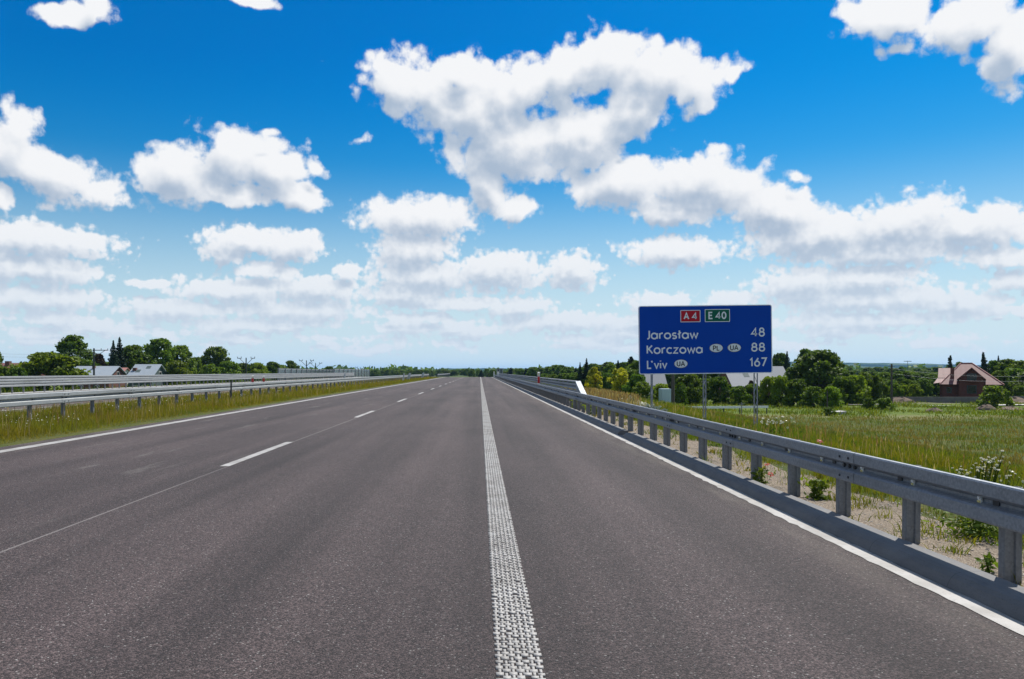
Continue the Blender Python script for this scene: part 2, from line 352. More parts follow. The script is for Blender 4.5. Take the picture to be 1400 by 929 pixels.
simple('roof_white', (0.15, 0.165, 0.185), 0.75, var=0.1, scale=1.5)
t = mat('brick'); bt = t.new('ShaderNodeTexBrick'); t.put(bt.inputs['Vector'], t.mapping(t.oc, rot=(R(90), 0, 0)))
bt.inputs['Color1'].default_value = (0.13, 0.036, 0.024, 1); bt.inputs['Color2'].default_value = (0.09, 0.026, 0.018, 1); bt.inputs['Mortar'].default_value = (0.10, 0.07, 0.055, 1)
bt.inputs['Scale'].default_value = 3.0
M['brick'] = pbr(t, bt.outputs[0], 0.9)
simple('plaster', (0.55, 0.54, 0.50), 0.9, var=0.12, scale=1)
simple('plaster_blue', (0.42, 0.52, 0.58), 0.85, var=0.08, scale=1)
simple('wall_dark', (0.05, 0.075, 0.075), 0.8, var=0.2, scale=1)
simple('wall_brown', (0.13, 0.055, 0.04), 0.9, var=0.2, scale=1)
t = mat('window_glass'); M['glass'] = pbr(t, (0.015, 0.02, 0.025), 0.08, 0, spec=0.8)
t = mat('noise_panel'); M['noise_panel'] = pbr(t, t.mix(t.noise(t.oc, 1, 3), (0.045, 0.065, 0.068), (0.075, 0.10, 0.10)), 0.25, 0, spec=0.6)
simple('old_wall', (0.15, 0.145, 0.135), 0.95, var=0.45, scale=1.6, spec=0.1)
simple('soil', (0.17, 0.13, 0.10), 0.95, var=0.35, scale=1.2, spec=0.1)

# ------------------------------------------------------------------ mesh helpers
class MB:
    """collects faces, then links them as ONE mesh object"""
    def __init__(s): s.v = []; s.f = []; s.mi = []
    def add(s, vs, fs, mi=0):
        b = len(s.v); s.v += [tuple(map(float, p)) for p in vs]; s.f += [tuple(i + b for i in f) for f in fs]; s.mi += [mi] * len(fs)
        return s
    def box(s, x0, x1, y0, y1, z0, z1, mi=0):
        return s.add([(x0,y0,z0),(x1,y0,z0),(x1,y1,z0),(x0,y1,z0),(x0,y0,z1),(x1,y0,z1),(x1,y1,z1),(x0,y1,z1)],
            [(0,3,2,1),(4,5,6,7),(0,1,5,4),(1,2,6,5),(2,3,7,6),(3,0,4,7)], mi)
    def tube(s, pts, rad, n=8, mi=0):
        pts = [np.array(p, float) for p in pts]; rads = rad if isinstance(rad, (list, tuple)) else [rad] * len(pts)
        rings = []
        for i, p in enumerate(pts):
            d = pts[min(i + 1, len(pts) - 1)] - pts[max(i - 1, 0)]; d = d / (np.linalg.norm(d) + 1e-9)
            u = np.cross(d, (0, 0, 1.0)) if abs(d[2]) < 0.95 else np.cross(d, (0, 1.0, 0)); u /= np.linalg.norm(u); w = np.cross(d, u)
            rings.append([p + rads[i] * (math.cos(a) * u + math.sin(a) * w) for a in [2 * math.pi * k / n for k in range(n)]])
        vs = [q for r in rings for q in r]; fs = []
        for i in range(len(pts) - 1):
            for k in range(n): a = i * n + k; b = i * n + (k + 1) % n; fs.append((a, b, b + n, a + n))
        fs.append(tuple(range(n - 1, -1, -1))); fs.append(tuple(len(vs) - n + k for k in range(n)))
        return s.add(vs, fs, mi)
    def prism(s, prof, y0, y1, closed=True, mi=0):
        """profile of (x, z) points swept along Y; closed profiles get end caps"""
        n = len(prof); vs = [(x, y0, z) for x, z in prof] + [(x, y1, z) for x, z in prof]
        fs = [(i, (i + 1) % n, (i + 1) % n + n, i + n) for i in range(n if closed else n - 1)]
        if closed: fs += [tuple(range(n - 1, -1, -1)), tuple(range(n, 2 * n))]
        return s.add(vs, fs, mi)
    def build(s, name, material, parent=None, loc=(0, 0, 0), smooth=False, recalc=True):
        me = bpy.data.meshes.new(name); me.from_pydata(s.v, [], s.f)
        for m_ in (material if isinstance(material, (list, tuple)) else [material]): me.materials.append(m_)
        if len(me.materials) > 1: me.polygons.foreach_set('material_index', s.mi)
        if recalc:
            import bmesh
            bm = bmesh.new(); bm.from_mesh(me); bmesh.ops.recalc_face_normals(bm, faces=bm.faces); bm.to_mesh(me); bm.free()
        if smooth: me.polygons.foreach_set('use_smooth', [True] * len(me.polygons))
        me.update(); o = bpy.data.objects.new(name, me); C.objects.link(o); o.location = loc
        if parent: o.parent = parent
        return o
def npmesh(name, V, Fc, mats, parent=None, mi=None, smooth=False):
    """V (n,3), Fc (m,k) arrays"""
    me = bpy.data.meshes.new(name); k = Fc.shape[1]
    me.vertices.add(len(V)); me.vertices.foreach_set('co', np.asarray(V, np.float32).ravel())
    me.loops.add(Fc.size); me.loops.foreach_set('vertex_index', Fc.astype(np.int32).ravel())
    me.polygons.add(len(Fc)); me.polygons.foreach_set('loop_start', np.arange(0, Fc.size, k, dtype=np.int32))
    me.polygons.foreach_set('loop_total', np.full(len(Fc), k, np.int32))
    for m_ in mats: me.materials.append(m_)
    if mi is not None: me.polygons.foreach_set('material_index', mi.astype(np.int32))
    me.update(calc_edges=True)
    if smooth: me.polygons.foreach_set('use_smooth', np.ones(len(Fc), bool))
    o = bpy.data.objects.new(name, me); C.objects.link(o)
    if parent: o.parent = parent
    return o
def tag(o, label=None, cat=None, group=None, kind=None):
    if label: o['label'] = label
    if cat: o['category'] = cat
    if group: o['group'] = group
    if kind: o['kind'] = kind
    return o
def empty(name, loc=(0, 0, 0), rz=0.0):
    o = bpy.data.objects.new(name, None); C.objects.link(o); o.location = loc; o.rotation_euler = (0, 0, rz); o.empty_display_size = 0.3
    return o
def copy_tree(o, parent=None):
    c = o.copy(); C.objects.link(c)
    if parent: c.parent = parent
    for ch in list(o.children): copy_tree(ch, c)
    return c
def X_(px, Y): return (px - VX) / F * Y
def Z_(py, Y): return H - (py - VY) / F * Y

# ------------------------------------------------------------------ terrain and roads
def zr(Y):
    Y = np.asarray(Y, float)
    return -np.clip(Y - 172, 0, 130) ** 2 / 8000 - np.clip(Y - 302, 0, 60) * 0.0 
def terrain(X, Y):
    X = np.asarray(X, float); Y = np.asarray(Y, float)
    base = np.interp(X, [-300, -46, -30.5, -28.7, -15.2, -14.6, -12, -8.9, -8.7, 3.18, 3.26, 4.6, 6.0, 9.0, 26, 60, 400],
                        [-3.0, -3.0, -0.1, 0.02, 0.02, 0.06, 0.09, 0.02, -0.05, -0.05, 0.035, 0.02, -0.10, -0.50, -3.2, -3.2, -3.4])
    low = -3.2
    k = np.clip((Y - 172) / 130, 0, 1); k = k * k * (3 - 2 * k)
    z = base * (1 - k) + low * k - 0.0
    corridor = (X > -29) & (X < 4.5)
    z = np.where(corridor & (Y > 172), np.minimum(base + zr(Y), 9), z) if True else z
    bump = 0.12 * np.sin(X * 0.31 + 1.3) * np.sin(Y * 0.23) + 0.06 * np.sin(X * 0.9) * np.sin(Y * 0.77 + 1)
    amp = np.clip((X - 6) / 8, 0, 1) + np.clip((-31 - X) / 8, 0, 1)
    return z + bump * amp
gx = np.unique(np.concatenate([np.linspace(-9000, -400, 18), np.linspace(-400, -50, 28), np.linspace(-50, -27, 24), [-15.2, -14.6, -14, -13, -12, -11, -10, -9.4, -8.9, -8.7, -4, 0, 3.18, 3.26, 3.4, 3.6, 4.1],
      np.linspace(4.6, 30, 52), np.linspace(31, 140, 60), np.linspace(145, 500, 30), np.linspace(600, 9000, 18)]))
gy = np.unique(np.concatenate([np.linspace(-300, -10, 12), np.linspace(-8, 60, 100), np.linspace(61, 180, 80), np.linspace(183, 400, 40), np.linspace(420, 1200, 14), np.linspace(1400, 12000, 16)]))
GX, GY = np.meshgrid(gx, gy); GZ = terrain(GX, GY)
V = np.stack([GX, GY, GZ], -1).reshape(-1, 3); nx = len(gx); ny = len(gy)
I = np.arange(nx * ny).reshape(ny, nx)
Q = np.stack([I[:-1, :-1], I[:-1, 1:], I[1:, 1:], I[1:, :-1]], -1).reshape(-1, 4)
g = npmesh('ground', V, Q, [M['ground']], smooth=True); g['kind'] = 'structure'

YS = np.concatenate([np.arange(-20, 172, 4.0), np.arange(172, 330, 4.0)])
def strip(x0, x1, z, ys, rag=0.0, seed=0, x0f=None):
    rs = np.random.RandomState(seed); n = len(ys); zz = zr(ys) + z
    a = np.full(n, x0) + rs.randn(n) * rag; b = np.full(n, x1) + rs.randn(n) * rag * 0.5
    V = np.concatenate([np.stack([a, ys, zz], -1), np.stack([b, ys, zz], -1)])
    i = np.arange(n - 1); return V, np.stack([i, i + n, i + n + 1, i + 1], -1)
V, Q = strip(-8.96, 3.10, 0.0, YS); npmesh('road', V, Q, [M['asphalt']])['kind'] = 'structure'
V, Q = strip(-27.6, -15.4, 0.07, YS); npmesh('opposite_road', V, Q, [M['asphalt_grazing']])['kind'] = 'structure'
fine = np.concatenate([np.arange(-2, 40, 0.12), np.arange(40, 172, 2.0), np.arange(172, 330, 4.0)])
V, Q = strip(-8.47, -8.22, 0.004, fine, 0.004, 1); npmesh('road_marking', V, Q, [M['paint']])['kind'] = 'structure'
V, Q = strip(2.872, 3.021, 0.004, fine, 0.007, 2); npmesh('road_marking', V, Q, [M['paint']])['kind'] = 'structure'
V, Q = strip(-27.0, -26.75, 0.074, YS); npmesh('road_marking', V, Q, [M['paint']])['kind'] = 'structure'
V, Q = strip(-16.2, -15.95, 0.074, YS); npmesh('road_marking', V, Q, [M['paint']])['kind'] = 'structure'
V, Q = strip(-21.6, -21.48, 0.074, YS); npmesh('road_marking', V, Q, [M['paint']])['kind'] = 'structure'
dash = None
for k in range(-1, 15):
    y0 = 11.36 + 12.05 * k
    ys = np.linspace(y0, y0 + 3.9, 30); V, Q = strip(-3.83, -3.69, 0.004, ys, 0.003, 40 + k)
    npmesh('lane_dash', V, Q, [M['paint']])['kind'] = 'structure'
# the ribbed centre stripe: rows of little raised T-shaped dabs of thick paint
def cuboids(B):
    B = np.asarray(B, float); x0, x1, y0, y1, z0, z1 = B.T
    P = np.stack([np.stack(p, -1) for p in [(x0,y0,z0),(x1,y0,z0),(x1,y1,z0),(x0,y1,z0),(x0,y0,z1),(x1,y0,z1),(x1,y1,z1),(x0,y1,z1)]], 1)
    fs = np.array([(4,5,6,7),(0,1,5,4),(1,2,6,5),(2,3,7,6),(3,0,4,7)])
    return P.reshape(-1, 3), (fs[None] + 8 * np.arange(len(B))[:, None, None]).reshape(-1, 4)
rs = np.random.RandomState(5); B = []; XL, XR = 0.077, 0.300; nc = 7; cw = (XR - XL) / nc; pitch = 0.078
y = 1.2
while y < 172:
    far = y > 60
    for c in range(nc):
        yo = y + (0.5 * pitch if c % 2 else 0) + rs.randn() * 0.005; xc = XL + (c + 0.5) * cw + rs.randn() * 0.0012
        B.append((xc - cw * (0.50 + rs.rand() * .12), xc + cw * (0.50 + rs.rand() * .12), yo, yo + 0.032 + rs.randn() * 0.005, 0.0, 0.0055 + 0.0006 * (c % 2) + 0.001 * rs.rand()))
        if rs.rand() < 0.05: continue
        B.append((xc - cw * 0.20, xc + cw * 0.20, yo + 0.031, yo + 0.072, 0.0, 0.0052))
    y += pitch
V, Q = cuboids(B); npmesh('ribbed_stripe', V, Q, [M['paint']])['kind'] = 'structure'
V, Q = strip(XL, XR, 0.004, YS[YS >= 168]); npmesh('ribbed_stripe', V, Q, [M['paint']])['kind'] = 'structure'

# kerb, with the drain opening
kp = [(3.022, -0.05), (3.026, 0.004), (3.038, 0.036), (3.056, 0.066), (3.082, 0.088), (3.115, 0.099), (3.150, 0.102), (3.262, 0.105), (3.268, -0.05)]
for a, b in ((0.0, 16.35), (16.95, 44.0), (44.45, 172.0)):
    m = MB(); ys = [a + (b - a) * i / 24 for i in range(25)]
    m.prism(kp, a, b).build('kerb', M['kerb'])['kind'] = 'structure'
MB().prism([(3.030, -0.05), (3.034, 0.004), (3.28, 0.010), (3.285, -0.05)], 16.352, 16.948).build('drain_inlet', M['kerb'])['kind'] = 'structure'
V, Q = strip(3.262, 4.25, 0.0, np.arange(0, 172, 0.5)); V[:, 2] = terrain(V[:, 0], V[:, 1]) + 0.012
n_ = len(V) // 2; V[n_:, 0] += np.random.RandomState(8).randn(n_) * 0.12; V[n_:, 2] = terrain(V[n_:, 0], V[n_:, 1]) + 0.008
V[:n_, 2] = 0.052
npmesh('gravel_verge', V, Q, [M['gravel']])['kind'] = 'structure'
V, Q = strip(-15.4, -14.7, 0.085, YS); npmesh('kerb', V, Q, [M['kerb']])['kind'] = 'structure'
V, Q = strip(-28.9, -27.6, 0.085, YS); npmesh('concrete_gutter', V, Q, [M['concrete']])['kind'] = 'structure'
# loose stones on the gravel
rs = np.random.RandomState(11); n = 5000
ico = np.array([(1,0,0),(-1,0,0),(0,1,0),(0,-1,0),(0,0,1),(0,0,-1)], float); icf = np.array([(0,2,4),(2,1,4),(1,3,4),(3,0,4),(2,0,5),(1,2,5),(3,1,5),(0,3,5)])
px = 3.30 + rs.rand(n) * 1.05; py = 3.2 + rs.rand(n) ** 1.6 * 16
sz = (0.004 + 0.010 * rs.rand(n) ** 3)[:, None, None] * (0.6 + 0.8 * rs.rand(n, 6, 1)) * np.array([1, 1, 0.6])
P = ico[None] * sz + np.stack([px, py, np.maximum(terrain(px, py), 0.02) + 0.016], -1)[:, None]
npmesh('gravel_stones', P.reshape(-1, 3), (icf[None] + 6 * np.arange(n)[:, None, None]).reshape(-1, 3), [M['stone']])['kind'] = 'stuff'

# side road past the red house, seen as pale slivers
for (x0, x1, yy, w_) in ((X_(1352, 101), 175, 101.5, 2.2), (X_(1160, 102), X_(1215, 102), 102, 1.0), (X_(1225, 102), X_(1345, 102), 102, 0.5), (5.4, 16, 24.5, 1.6)):
    xs = np.linspace(x0, x1, 30); yy0 = np.full(30, yy - w_ / 2) + np.random.RandomState(3).randn(30) * 0.15
    V = np.concatenate([np.stack([xs, yy0, terrain(xs, yy0) + 0.03], -1), np.stack([xs, yy0 + w_, terrain(xs, yy0 + w_) + 0.03], -1)])
    if yy > 50: V[:, 2] += 0.12
    i = np.arange(29); npmesh('gravel_path', V, np.stack([i, i + 1, i + 31, i + 30], -1), [M['concrete'] if yy > 50 else M['gravel']])['kind'] = 'structure'

# distant hills
def hills(name, x0, x1, Y, h, seed, dy=900):
    rs = np.random.RandomState(seed); xs = np.linspace(x0, x1, 90); ys = np.linspace(0, 1, 9)
    prof = h * (0.78 + 0.14 * np.sin(xs / 900 + seed) + 0.07 * np.sin(xs / 330 + 2 * seed) + 0.03 * np.sin(xs / 120.0))
    V = []; 
    for u in ys: V.append(np.stack([xs, np.full_like(xs, Y) + u * dy * 2, -3.3 + (prof + 3.3) * math.sin(u * math.pi) ** 1.2 + rs.randn(90) * 1.0], -1))
    V = np.concatenate(V); I = np.arange(90 * 9).reshape(9, 90)
    o = npmesh(name, V, np.stack([I[:-1, :-1], I[:-1, 1:], I[1:, 1:], I[1:, :-1]], -1).reshape(-1, 4), [M['hills']], smooth=True); o['kind'] = 'structure'
hills('hills', 1200, 5500, 3600, 66, 1)
hills('hills', -200, 2000, 3400, 24, 4)
hills('hills', -5500, 200, 4200, 14, 7)

# ------------------------------------------------------------------ crash barriers
def w_profile(side, x, ztop, zbot, depth=0.075, t=0.004):
    """closed W-beam section; side = +1: ridges face -X"""
    h = ztop - zbot
    c = [(0.065, 0.965), (0.030, 1.0), (0.008, 0.985), (0.0, 0.94), (0.0, 0.66), (0.022, 0.605), (0.062, 0.565), (0.075, 0.53), (0.075, 0.47), (0.062, 0.435),
         (0.022, 0.385), (0.0, 0.34), (0.0, 0.06), (0.008, 0.015), (0.030, 0.0), (0.065, 0.035)]
    pts = [np.array((u / 0.075 * depth, zbot + v * h)) for u, v in c]; off = []
    for i, p in enumerate(pts):
        d = pts[min(i + 1, len(pts) - 1)] - pts[max(i - 1, 0)]; d /= np.linalg.norm(d); off.append(p + t * np.array((-d[1], d[0])))
    return [(x + side * q[0], q[1]) for q in pts + off[::-1]]
def post_mesh(h, w=0.12, d=0.055):
    """C section post, web towards -Y, with a shallow groove down the web"""
    m = MB(); t = 0.005
    out = [(0, d), (0, 0.008), (0.006, 0), (w * 0.36, 0), (w * 0.42, 0.012), (w * 0.58, 0.012), (w * 0.64, 0), (w - 0.006, 0), (w, 0.008), (w, d), (w * 0.8, d), (w * 0.8, d - t),
           (w - t, d - t), (w - t, 0.011), (w - 0.009, t), (w * 0.66, t), (w * 0.60, 0.012 + t), (w * 0.40, 0.012 + t), (w * 0.34, t), (0.009, t), (t, 0.011), (t, d - t), (w * 0.2, d - t), (w * 0.2, d)]
    n = len(out); V = [(x, y, 0) for x, y in out] + [(x, y, h) for x, y in out]
    m.add(V, [(i, (i + 1) % n, (i + 1) % n + n, i + n) for i in range(n)] + [tuple(range(n)), tuple(range(n, 2 * n))]); return m
def long_prism(prof, y0, y1, step=6.0, jig=0.0, seed=0):
    """the beam follows the road's grade"""
    rs = np.random.RandomState(seed); m = MB(); ys = np.arange(y0, y1 + step, step); ys[-1] = y1; n = len(prof)
    for y in ys:
        dz = float(zr(y)) + rs.randn() * jig
        m.v += [(x, float(y), z + dz) for x, z in prof]
    for k in range(len(ys) - 1):
        for i in range(n): m.f.append((k * n + i, k * n + (i + 1) % n, (k + 1) * n + (i + 1) % n, (k + 1) * n + i))
    m.f += [tuple(range(n)), tuple(range((len(ys) - 1) * n, len(ys) * n))]; m.mi = [0] * len(m.f); return m
def barrier(label, cat_group, x, side, y0, y1, beams, spacing, zfoot, start=0.0, post_w=0.12, post_d=0.055, extra=(), depth=0.075, near_parts=100, jig=0.0, steel='galvanised'):
    root = tag(empty('crash_barrier', (x, y0, 0)), label, 'crash barrier', cat_group)
    for j, (zt, zb) in enumerate(beams):
        long_prism(w_profile(side, 0, zt, zb, depth), 0, y1 - y0, jig=jig, seed=j).build('rail', M[steel], root)
    ztop = beams[0][0] - 0.03
    ys = sorted(list(np.arange(start, y1 - y0, spacing)) + list(extra))
    # the nearest posts one by one, the rest of the long row as one mesh
    order = ys[:near_parts]; rest = ys[near_parts:]
    pm = post_mesh(ztop - zfoot + 0.1, post_w, post_d); px = depth + 0.02 if side > 0 else -0.095 - post_w
    first = None; yaw = np.random.RandomState(int(abs(x) * 10))
    for yy in order:
        if first is None: o = first = pm.build('post', M['galvanised_post'], root)
        else: o = first.copy(); C.objects.link(o)
        o.parent = root; o.location = (px, yy, zfoot - 0.1 + float(zr(yy + y0))); o.rotation_euler = (yaw.randn() * 0.006, yaw.randn() * 0.008, yaw.randn() * 0.03)
    if rest:
        m = MB()
        for yy in rest: m.add([(v[0] + px, v[1] + yy, v[2] + zfoot - 0.1 + float(zr(yy + y0))) for v in pm.v], pm.f)
        o = m.build('post_row', M['galvanised_post'], root); o['kind'] = 'stuff'
    # spacer brackets between the beam and each post
    first = None
    for yy in order[:40]:
        for (zt, zb) in beams:
            zc = (zt + zb) / 2; m = MB(); s = side
            xa, xb = sorted((s * (depth - 0.009), s * (depth + 0.023))); 
            if first is None: first = m.box(xa, xb, -0.03, 0.03, -0.04, 0.04).build('spacer', M['dark_steel'], root); o = first
            else: o = first.copy(); C.objects.link(o); o.parent = root
            o.location = (0, yy + 0.03, zc)
    return root
XR_ = 3.26
rb = barrier('long galvanised guardrail standing behind the kerb along the right shoulder', None, XR_, 1, 0.0, 172, [(0.690, 0.4155)], 1.133, 0.035, 0.39, depth=0.060, extra=(15.05,))
del rb['label']; tag(rb, 'long galvanised guardrail standing behind the kerb along the right shoulder', 'crash barrier')
def disc(m, cx, y, z, r, th, n=8):       # a little round head facing -X
    a = [2 * math.pi * k / n for k in range(n)]
    v = [(cx, y + r * math.cos(k), z + r * math.sin(k)) for k in a] + [(cx - th, y + 0.7 * r * math.cos(k), z + 0.7 * r * math.sin(k)) for k in a]
    m.add(v, [(i, (i + 1) % n, (i + 1) % n + n, i + n) for i in range(n)] + [tuple(range(n, 2 * n))])
bolt = None
for k in range(13):                        # overlap joints of the rail: bolt heads above and below, nuts in the recess
    yj = 0.42 + 3.2 * k
    w = MB().prism(w_profile(1, -0.0035, 0.6905, 0.4150, 0.060), yj - 0.09, yj + 0.24).build('splice_plate', M['galvanised'], rb)
    for (x, dy, z, s_) in ((-0.004, 0, 0.632, 1), (-0.004, .16, .632, 1), (-0.004, 0, .463, 1), (-0.004, .16, .463, 1), (0.050, -.02, .5525, 1.7), (0.050, .08, .5525, 1.7), (0.050, .18, .5525, 1.7)):
        if bolt is None:
            m = MB(); disc(m, 0, 0, 0, 0.013, 0.008); o = bolt = m.build('bolt', M['dark_steel'], w)
        else: o = bolt.copy(); C.objects.link(o); o.parent = w
        o.location = (x, yj + dy, z); o.scale = (s_, s_, s_)
first = None
for k in range(30):
    yy = 1.95 + 0.785 * k
    if abs((yy - 0.42) % 3.2) < 0.3: continue
    m = MB(); m.box(0.034, 0.048, yy, yy + 0.022, 0.558, 0.572, 0).box(0.034, 0.048, yy, yy + 0.022, 0.534, 0.548, 1).box(0.042, 0.054, yy - 0.004, yy + 0.026, 0.529, 0.577, 0)
    m.build('reflector', [M['plastic_white'], M['reflector_yellow']], rb)
XM = -11.3
mb = barrier('sunlit galvanised guardrail standing in the tall grass of the median', None, XM, -1, 6.0, 172, [(0.835, 0.535)], 1.585, 0.06, 0.9, post_w=0.10, jig=0.004, steel='galvanised_sunlit')
for k in range(14):
    yj = 3.0 + 4.0 * k
    w = MB().prism(w_profile(-1, 0.0035, 0.8355, 0.5345), yj - 0.1, yj + 0.3).build('splice_plate', M['galvanised_sunlit'], mb)
    for (x, dy, z, s_) in ((0.012, 0, .78, 1.3), (0.012, .2, .78, 1.3), (0.012, 0, .59, 1.3), (0.012, .2, .59, 1.3), (-0.055, 0, .685, 2.6), (-0.055, .2, .685, 2.6)):
        o = bolt.copy(); C.objects.link(o); o.parent = w; o.location = (x, yj + dy, z); o.scale = (s_, s_, s_)
barrier('double height steel barrier beyond the opposite carriageway, in front of the roofs', None, -28.0, -1, 30.0, 172, [(1.10, 0.80), (0.775, 0.47)], 1.15, 0.02, 0.3, post_w=0.09, jig=0.002, steel='galvanised_sunlit')
# what sinks behind the crest
barrier('low guardrail at the far crest of the road left of the centre stripe', None, -9.6, -1, 176, 250, [(0.78, 0.5)], 4.0, 0.0)

# ------------------------------------------------------------------ bridge parapet behind the right guardrail
XP = 3.92; Y0 = 31.2
pr = tag(empty('bridge_parapet', (XP, Y0, 0)), 'taller galvanised bridge parapet with sloping sunlit end rail behind the right guardrail', 'parapet')
for j, (zt, zb) in enumerate(((0.905, 0.66), (0.62, 0.375))):
    long_prism(w_profile(1, 0, zt, zb), 0, 141, seed=9 + j).build('rail', M['galvanised'], pr)
long_prism([(-0.04, 0.955), (0.075, 0.955), (0.075, 1.01), (-0.04, 1.01)], 0, 141).build('top_rail', M['galvanised'], pr)
first = None
for k in range(0, 70):
    if first is None: o = first = MB().box(0.08, 0.14, 0, 0.07, 0.0, 0.955).build('post', M['galvanised_post'], pr)
    else: o = first.copy(); C.objects.link(o); o.parent = pr
    o.location = (0, 0.05 + 2.0 * k, float(zr(Y0 + 2 * k)))
m = MB(); pts = [(-0.05, 0.03, 1.012), (0.15, 0.03, 1.012), (0.15, -1.9, 0.50), (-0.05, -1.9, 0.50)]
m.add([(x, y, z) for x, y, z in pts] + [(x, y, z - 0.05) for x, y, z in pts], [(0,1,2,3),(7,6,5,4),(0,4,5,1),(1,5,6,2),(2,6,7,3),(3,7,4,0)])
m.build('sloping_end_rail', M['galvanised_bright'], pr)  # brighter steel: the sunlight on the sloping bar is put into its colour
MB().box(0.02, 0.10, -1.88, -1.80, -0.05, 0.49).build('end_post', M['galvanised_post'], pr)
m = MB(); m.add([(-0.03, -1.85, 0.46), (-0.03, 0.0, 0.95), (-0.03, 0.0, 0.40), (-0.022, -1.85, 0.46), (-0.022, 0.0, 0.95), (-0.022, 0.0, 0.40)], [(0,1,2),(5,4,3),(0,3,4,1),(1,4,5,2),(2,5,3,0)])
m.build('end_plate', M['galvanised'], pr)

# ------------------------------------------------------------------ delineator posts
def delineator(name, px, Y, ztop, zbase, label, red=True, w=0.11, group=None):
    r = tag(empty(name, (X_(px, Y), Y, zbase)), label, 'delineator post', group); h = ztop - zbase
    m = MB(); a = w / 2
    m.add([(-a, 0, 0), (a, 0, 0), (a * 0.6, 0.05, 0), (-a * 0.6, 0.05, 0), (-a, 0, h - 0.06), (a, 0, h - 0.02), (a * 0.6, 0.05, h), (-a * 0.6, 0.05, h)],
          [(0,3,2,1),(4,5,6,7),(0,1,5,4),(1,2,6,5),(2,3,7,6),(3,0,4,7)]); m.build('body', M['plastic_white'], r)
    if red: MB().box(-a * 0.92, a * 0.92, -0.008, 0.0, h * 0.50 if h > 0.7 else h * 0.1, h * 0.80).build('red_reflector', M['reflector_red'], r)
    MB().box(-a * 0.4, a * 0.4, -0.008, 0, h * 0.84, h * 0.94).build('reflector_patch', M['reflector_yellow'], r)
    return r
delineator('delineator_post', 736.5, 46.0, 1.36, 0.03, 'red and white delineator post rising behind the right guardrail', w=0.15)
delineator('delineator_post', 345.5, 60, 1.06, 0.05, 'left of two red and white delineators beside the opposite carriageway', w=0.20, group='delineators between the carriageways')
delineator('delineator_post', 360.5, 64, 1.02, 0.05, 'right of two red and white delineators beside the opposite carriageway', w=0.20, group='delineators between the carriageways')
tag(MB().tube([(0, 0, 0), (0, 0, 1.25)], 0.035, 8).build('marker_pole', M['dark_steel'], loc=(X_(316, 33), 33, -0.30)), 'thin dark bare pole standing at the median guardrail', 'pole')
for (px, Y, lab) in ((681, 148, 'small white marker post at the far end of the right guardrail'), (675.5, 188, 'tiny white marker post near the crest, left of the other')):
    delineator('delineator_post', px, Y, 1.33, -0.1, lab, red=False, w=0.30)
for (px, Y, lab) in ((558, 120, 'white slanted barrier end left of the road crest'), (551, 105, 'short white marker beside the slanted barrier end'), (577, 150, 'white barrier end nearest the crest on the left'), (470, 85, 'pale marker on the median guardrail left of the others')):
    r = empty('barrier_end', (X_(px, Y), Y, 0)); tag(r, lab, 'barrier end')
    m = MB(); m.add([(-0.3, 0, 0.1), (0.25, 0, 0.1), (0.45, 0, 1.15), (0.15, 0, 1.15), (-0.3, 0.1, 0.1), (0.25, 0.1, 0.1), (0.45, 0.1, 1.15), (0.15, 0.1, 1.15)], [(0,1,2,3),(7,6,5,4),(0,4,5,1),(1,5,6,2),(2,6,7,3),(3,7,4,0)])
    m.build('end_panel', M['galvanised_bright'], r); MB().box(-0.02, 0.06, 0.1, 0.16, 0, 1.0).build('post', M['galvanised_post'], r)
    r.scale = (0.45, 1, 1) if px in (551, 470) else (1, 1, 1)

# ------------------------------------------------------------------ direction sign
YSg = 25.0; PXM = YSg / F                       # metres per photo pixel there
SW, SH = 182.3 * PXM, 93.6 * PXM
sx0, sz0 = X_(873.3, YSg), Z_(511.3, YSg)
sg = tag(empty('direction_sign', (sx0 + SW / 2, YSg, float(terrain(sx0 + SW / 2, YSg)))), 'large blue motorway direction sign with white place names on lattice posts', 'road sign')
pn = empty('sign_panel', (0, 0, 0)); pn.parent = sg; pn.location = (0, 0, sz0 + SH / 2 - sg.location.z); pn.rotation_euler = (0, R(-0.65), 0)
def rrect(x0, x1, z0, z1, r, n=5):
    pts = []
    for cx, cz, a0 in ((x1 - r, z1 - r, 0), (x0 + r, z1 - r, 90), (x0 + r, z0 + r, 180), (x1 - r, z0 + r, 270)):
        for k in range(n + 1): a = R(a0 + 90 * k / n); pts.append((cx + r * math.cos(a), cz + r * math.sin(a)))
    return pts
def plate(pts, y0, y1, name, material, parent):
    n = len(pts); m = MB(); m.add([(x, y0, z) for x, z in pts] + [(x, y1, z) for x, z in pts],
        [tuple(range(n)), tuple(range(2 * n - 1, n - 1, -1))] + [(i, (i + 1) % n, (i + 1) % n + n, i + n) for i in range(n)])
    return m.build(name, material, parent)
def ring(outer, inner, y0, y1, name, material, parent):
    n = len(outer); m = MB()
    m.add([(x, y0, z) for x, z in outer] + [(x, y0, z) for x, z in inner] + [(x, y1, z) for x, z in outer] + [(x, y1, z) for x, z in inner],
        [(i, (i + 1) % n, (i + 1) % n + n, i + n) for i in range(n)] + [(i, (i + 1) % n, (i + 1) % n + 2 * n, i + 2 * n) for i in range(n)] + [(n + i, n + (i + 1) % n, n + (i + 1) % n + 2 * n, n + i + 2 * n) for i in range(n)])
    return m.build(name, material, parent)
a, b = SW / 2, SH / 2
plate(rrect(-a, a, -b, b, 0.07), 0.0, 0.03, 'panel_board', M['sign_blue'], pn)
ring(rrect(-a, a, -b, b, 0.07), rrect(-a + 0.026, a - 0.026, -b + 0.026, b - 0.026, 0.05), -0.004, -0.0005, 'sign_border', M['sign_white'], pn)
for zz in (-0.55, 0.0, 0.55): MB().box(-a + 0.1, a - 0.1, 0.033, 0.075, zz - 0.03, zz + 0.03).build('stiffener', M['galvanised_post'], pn)
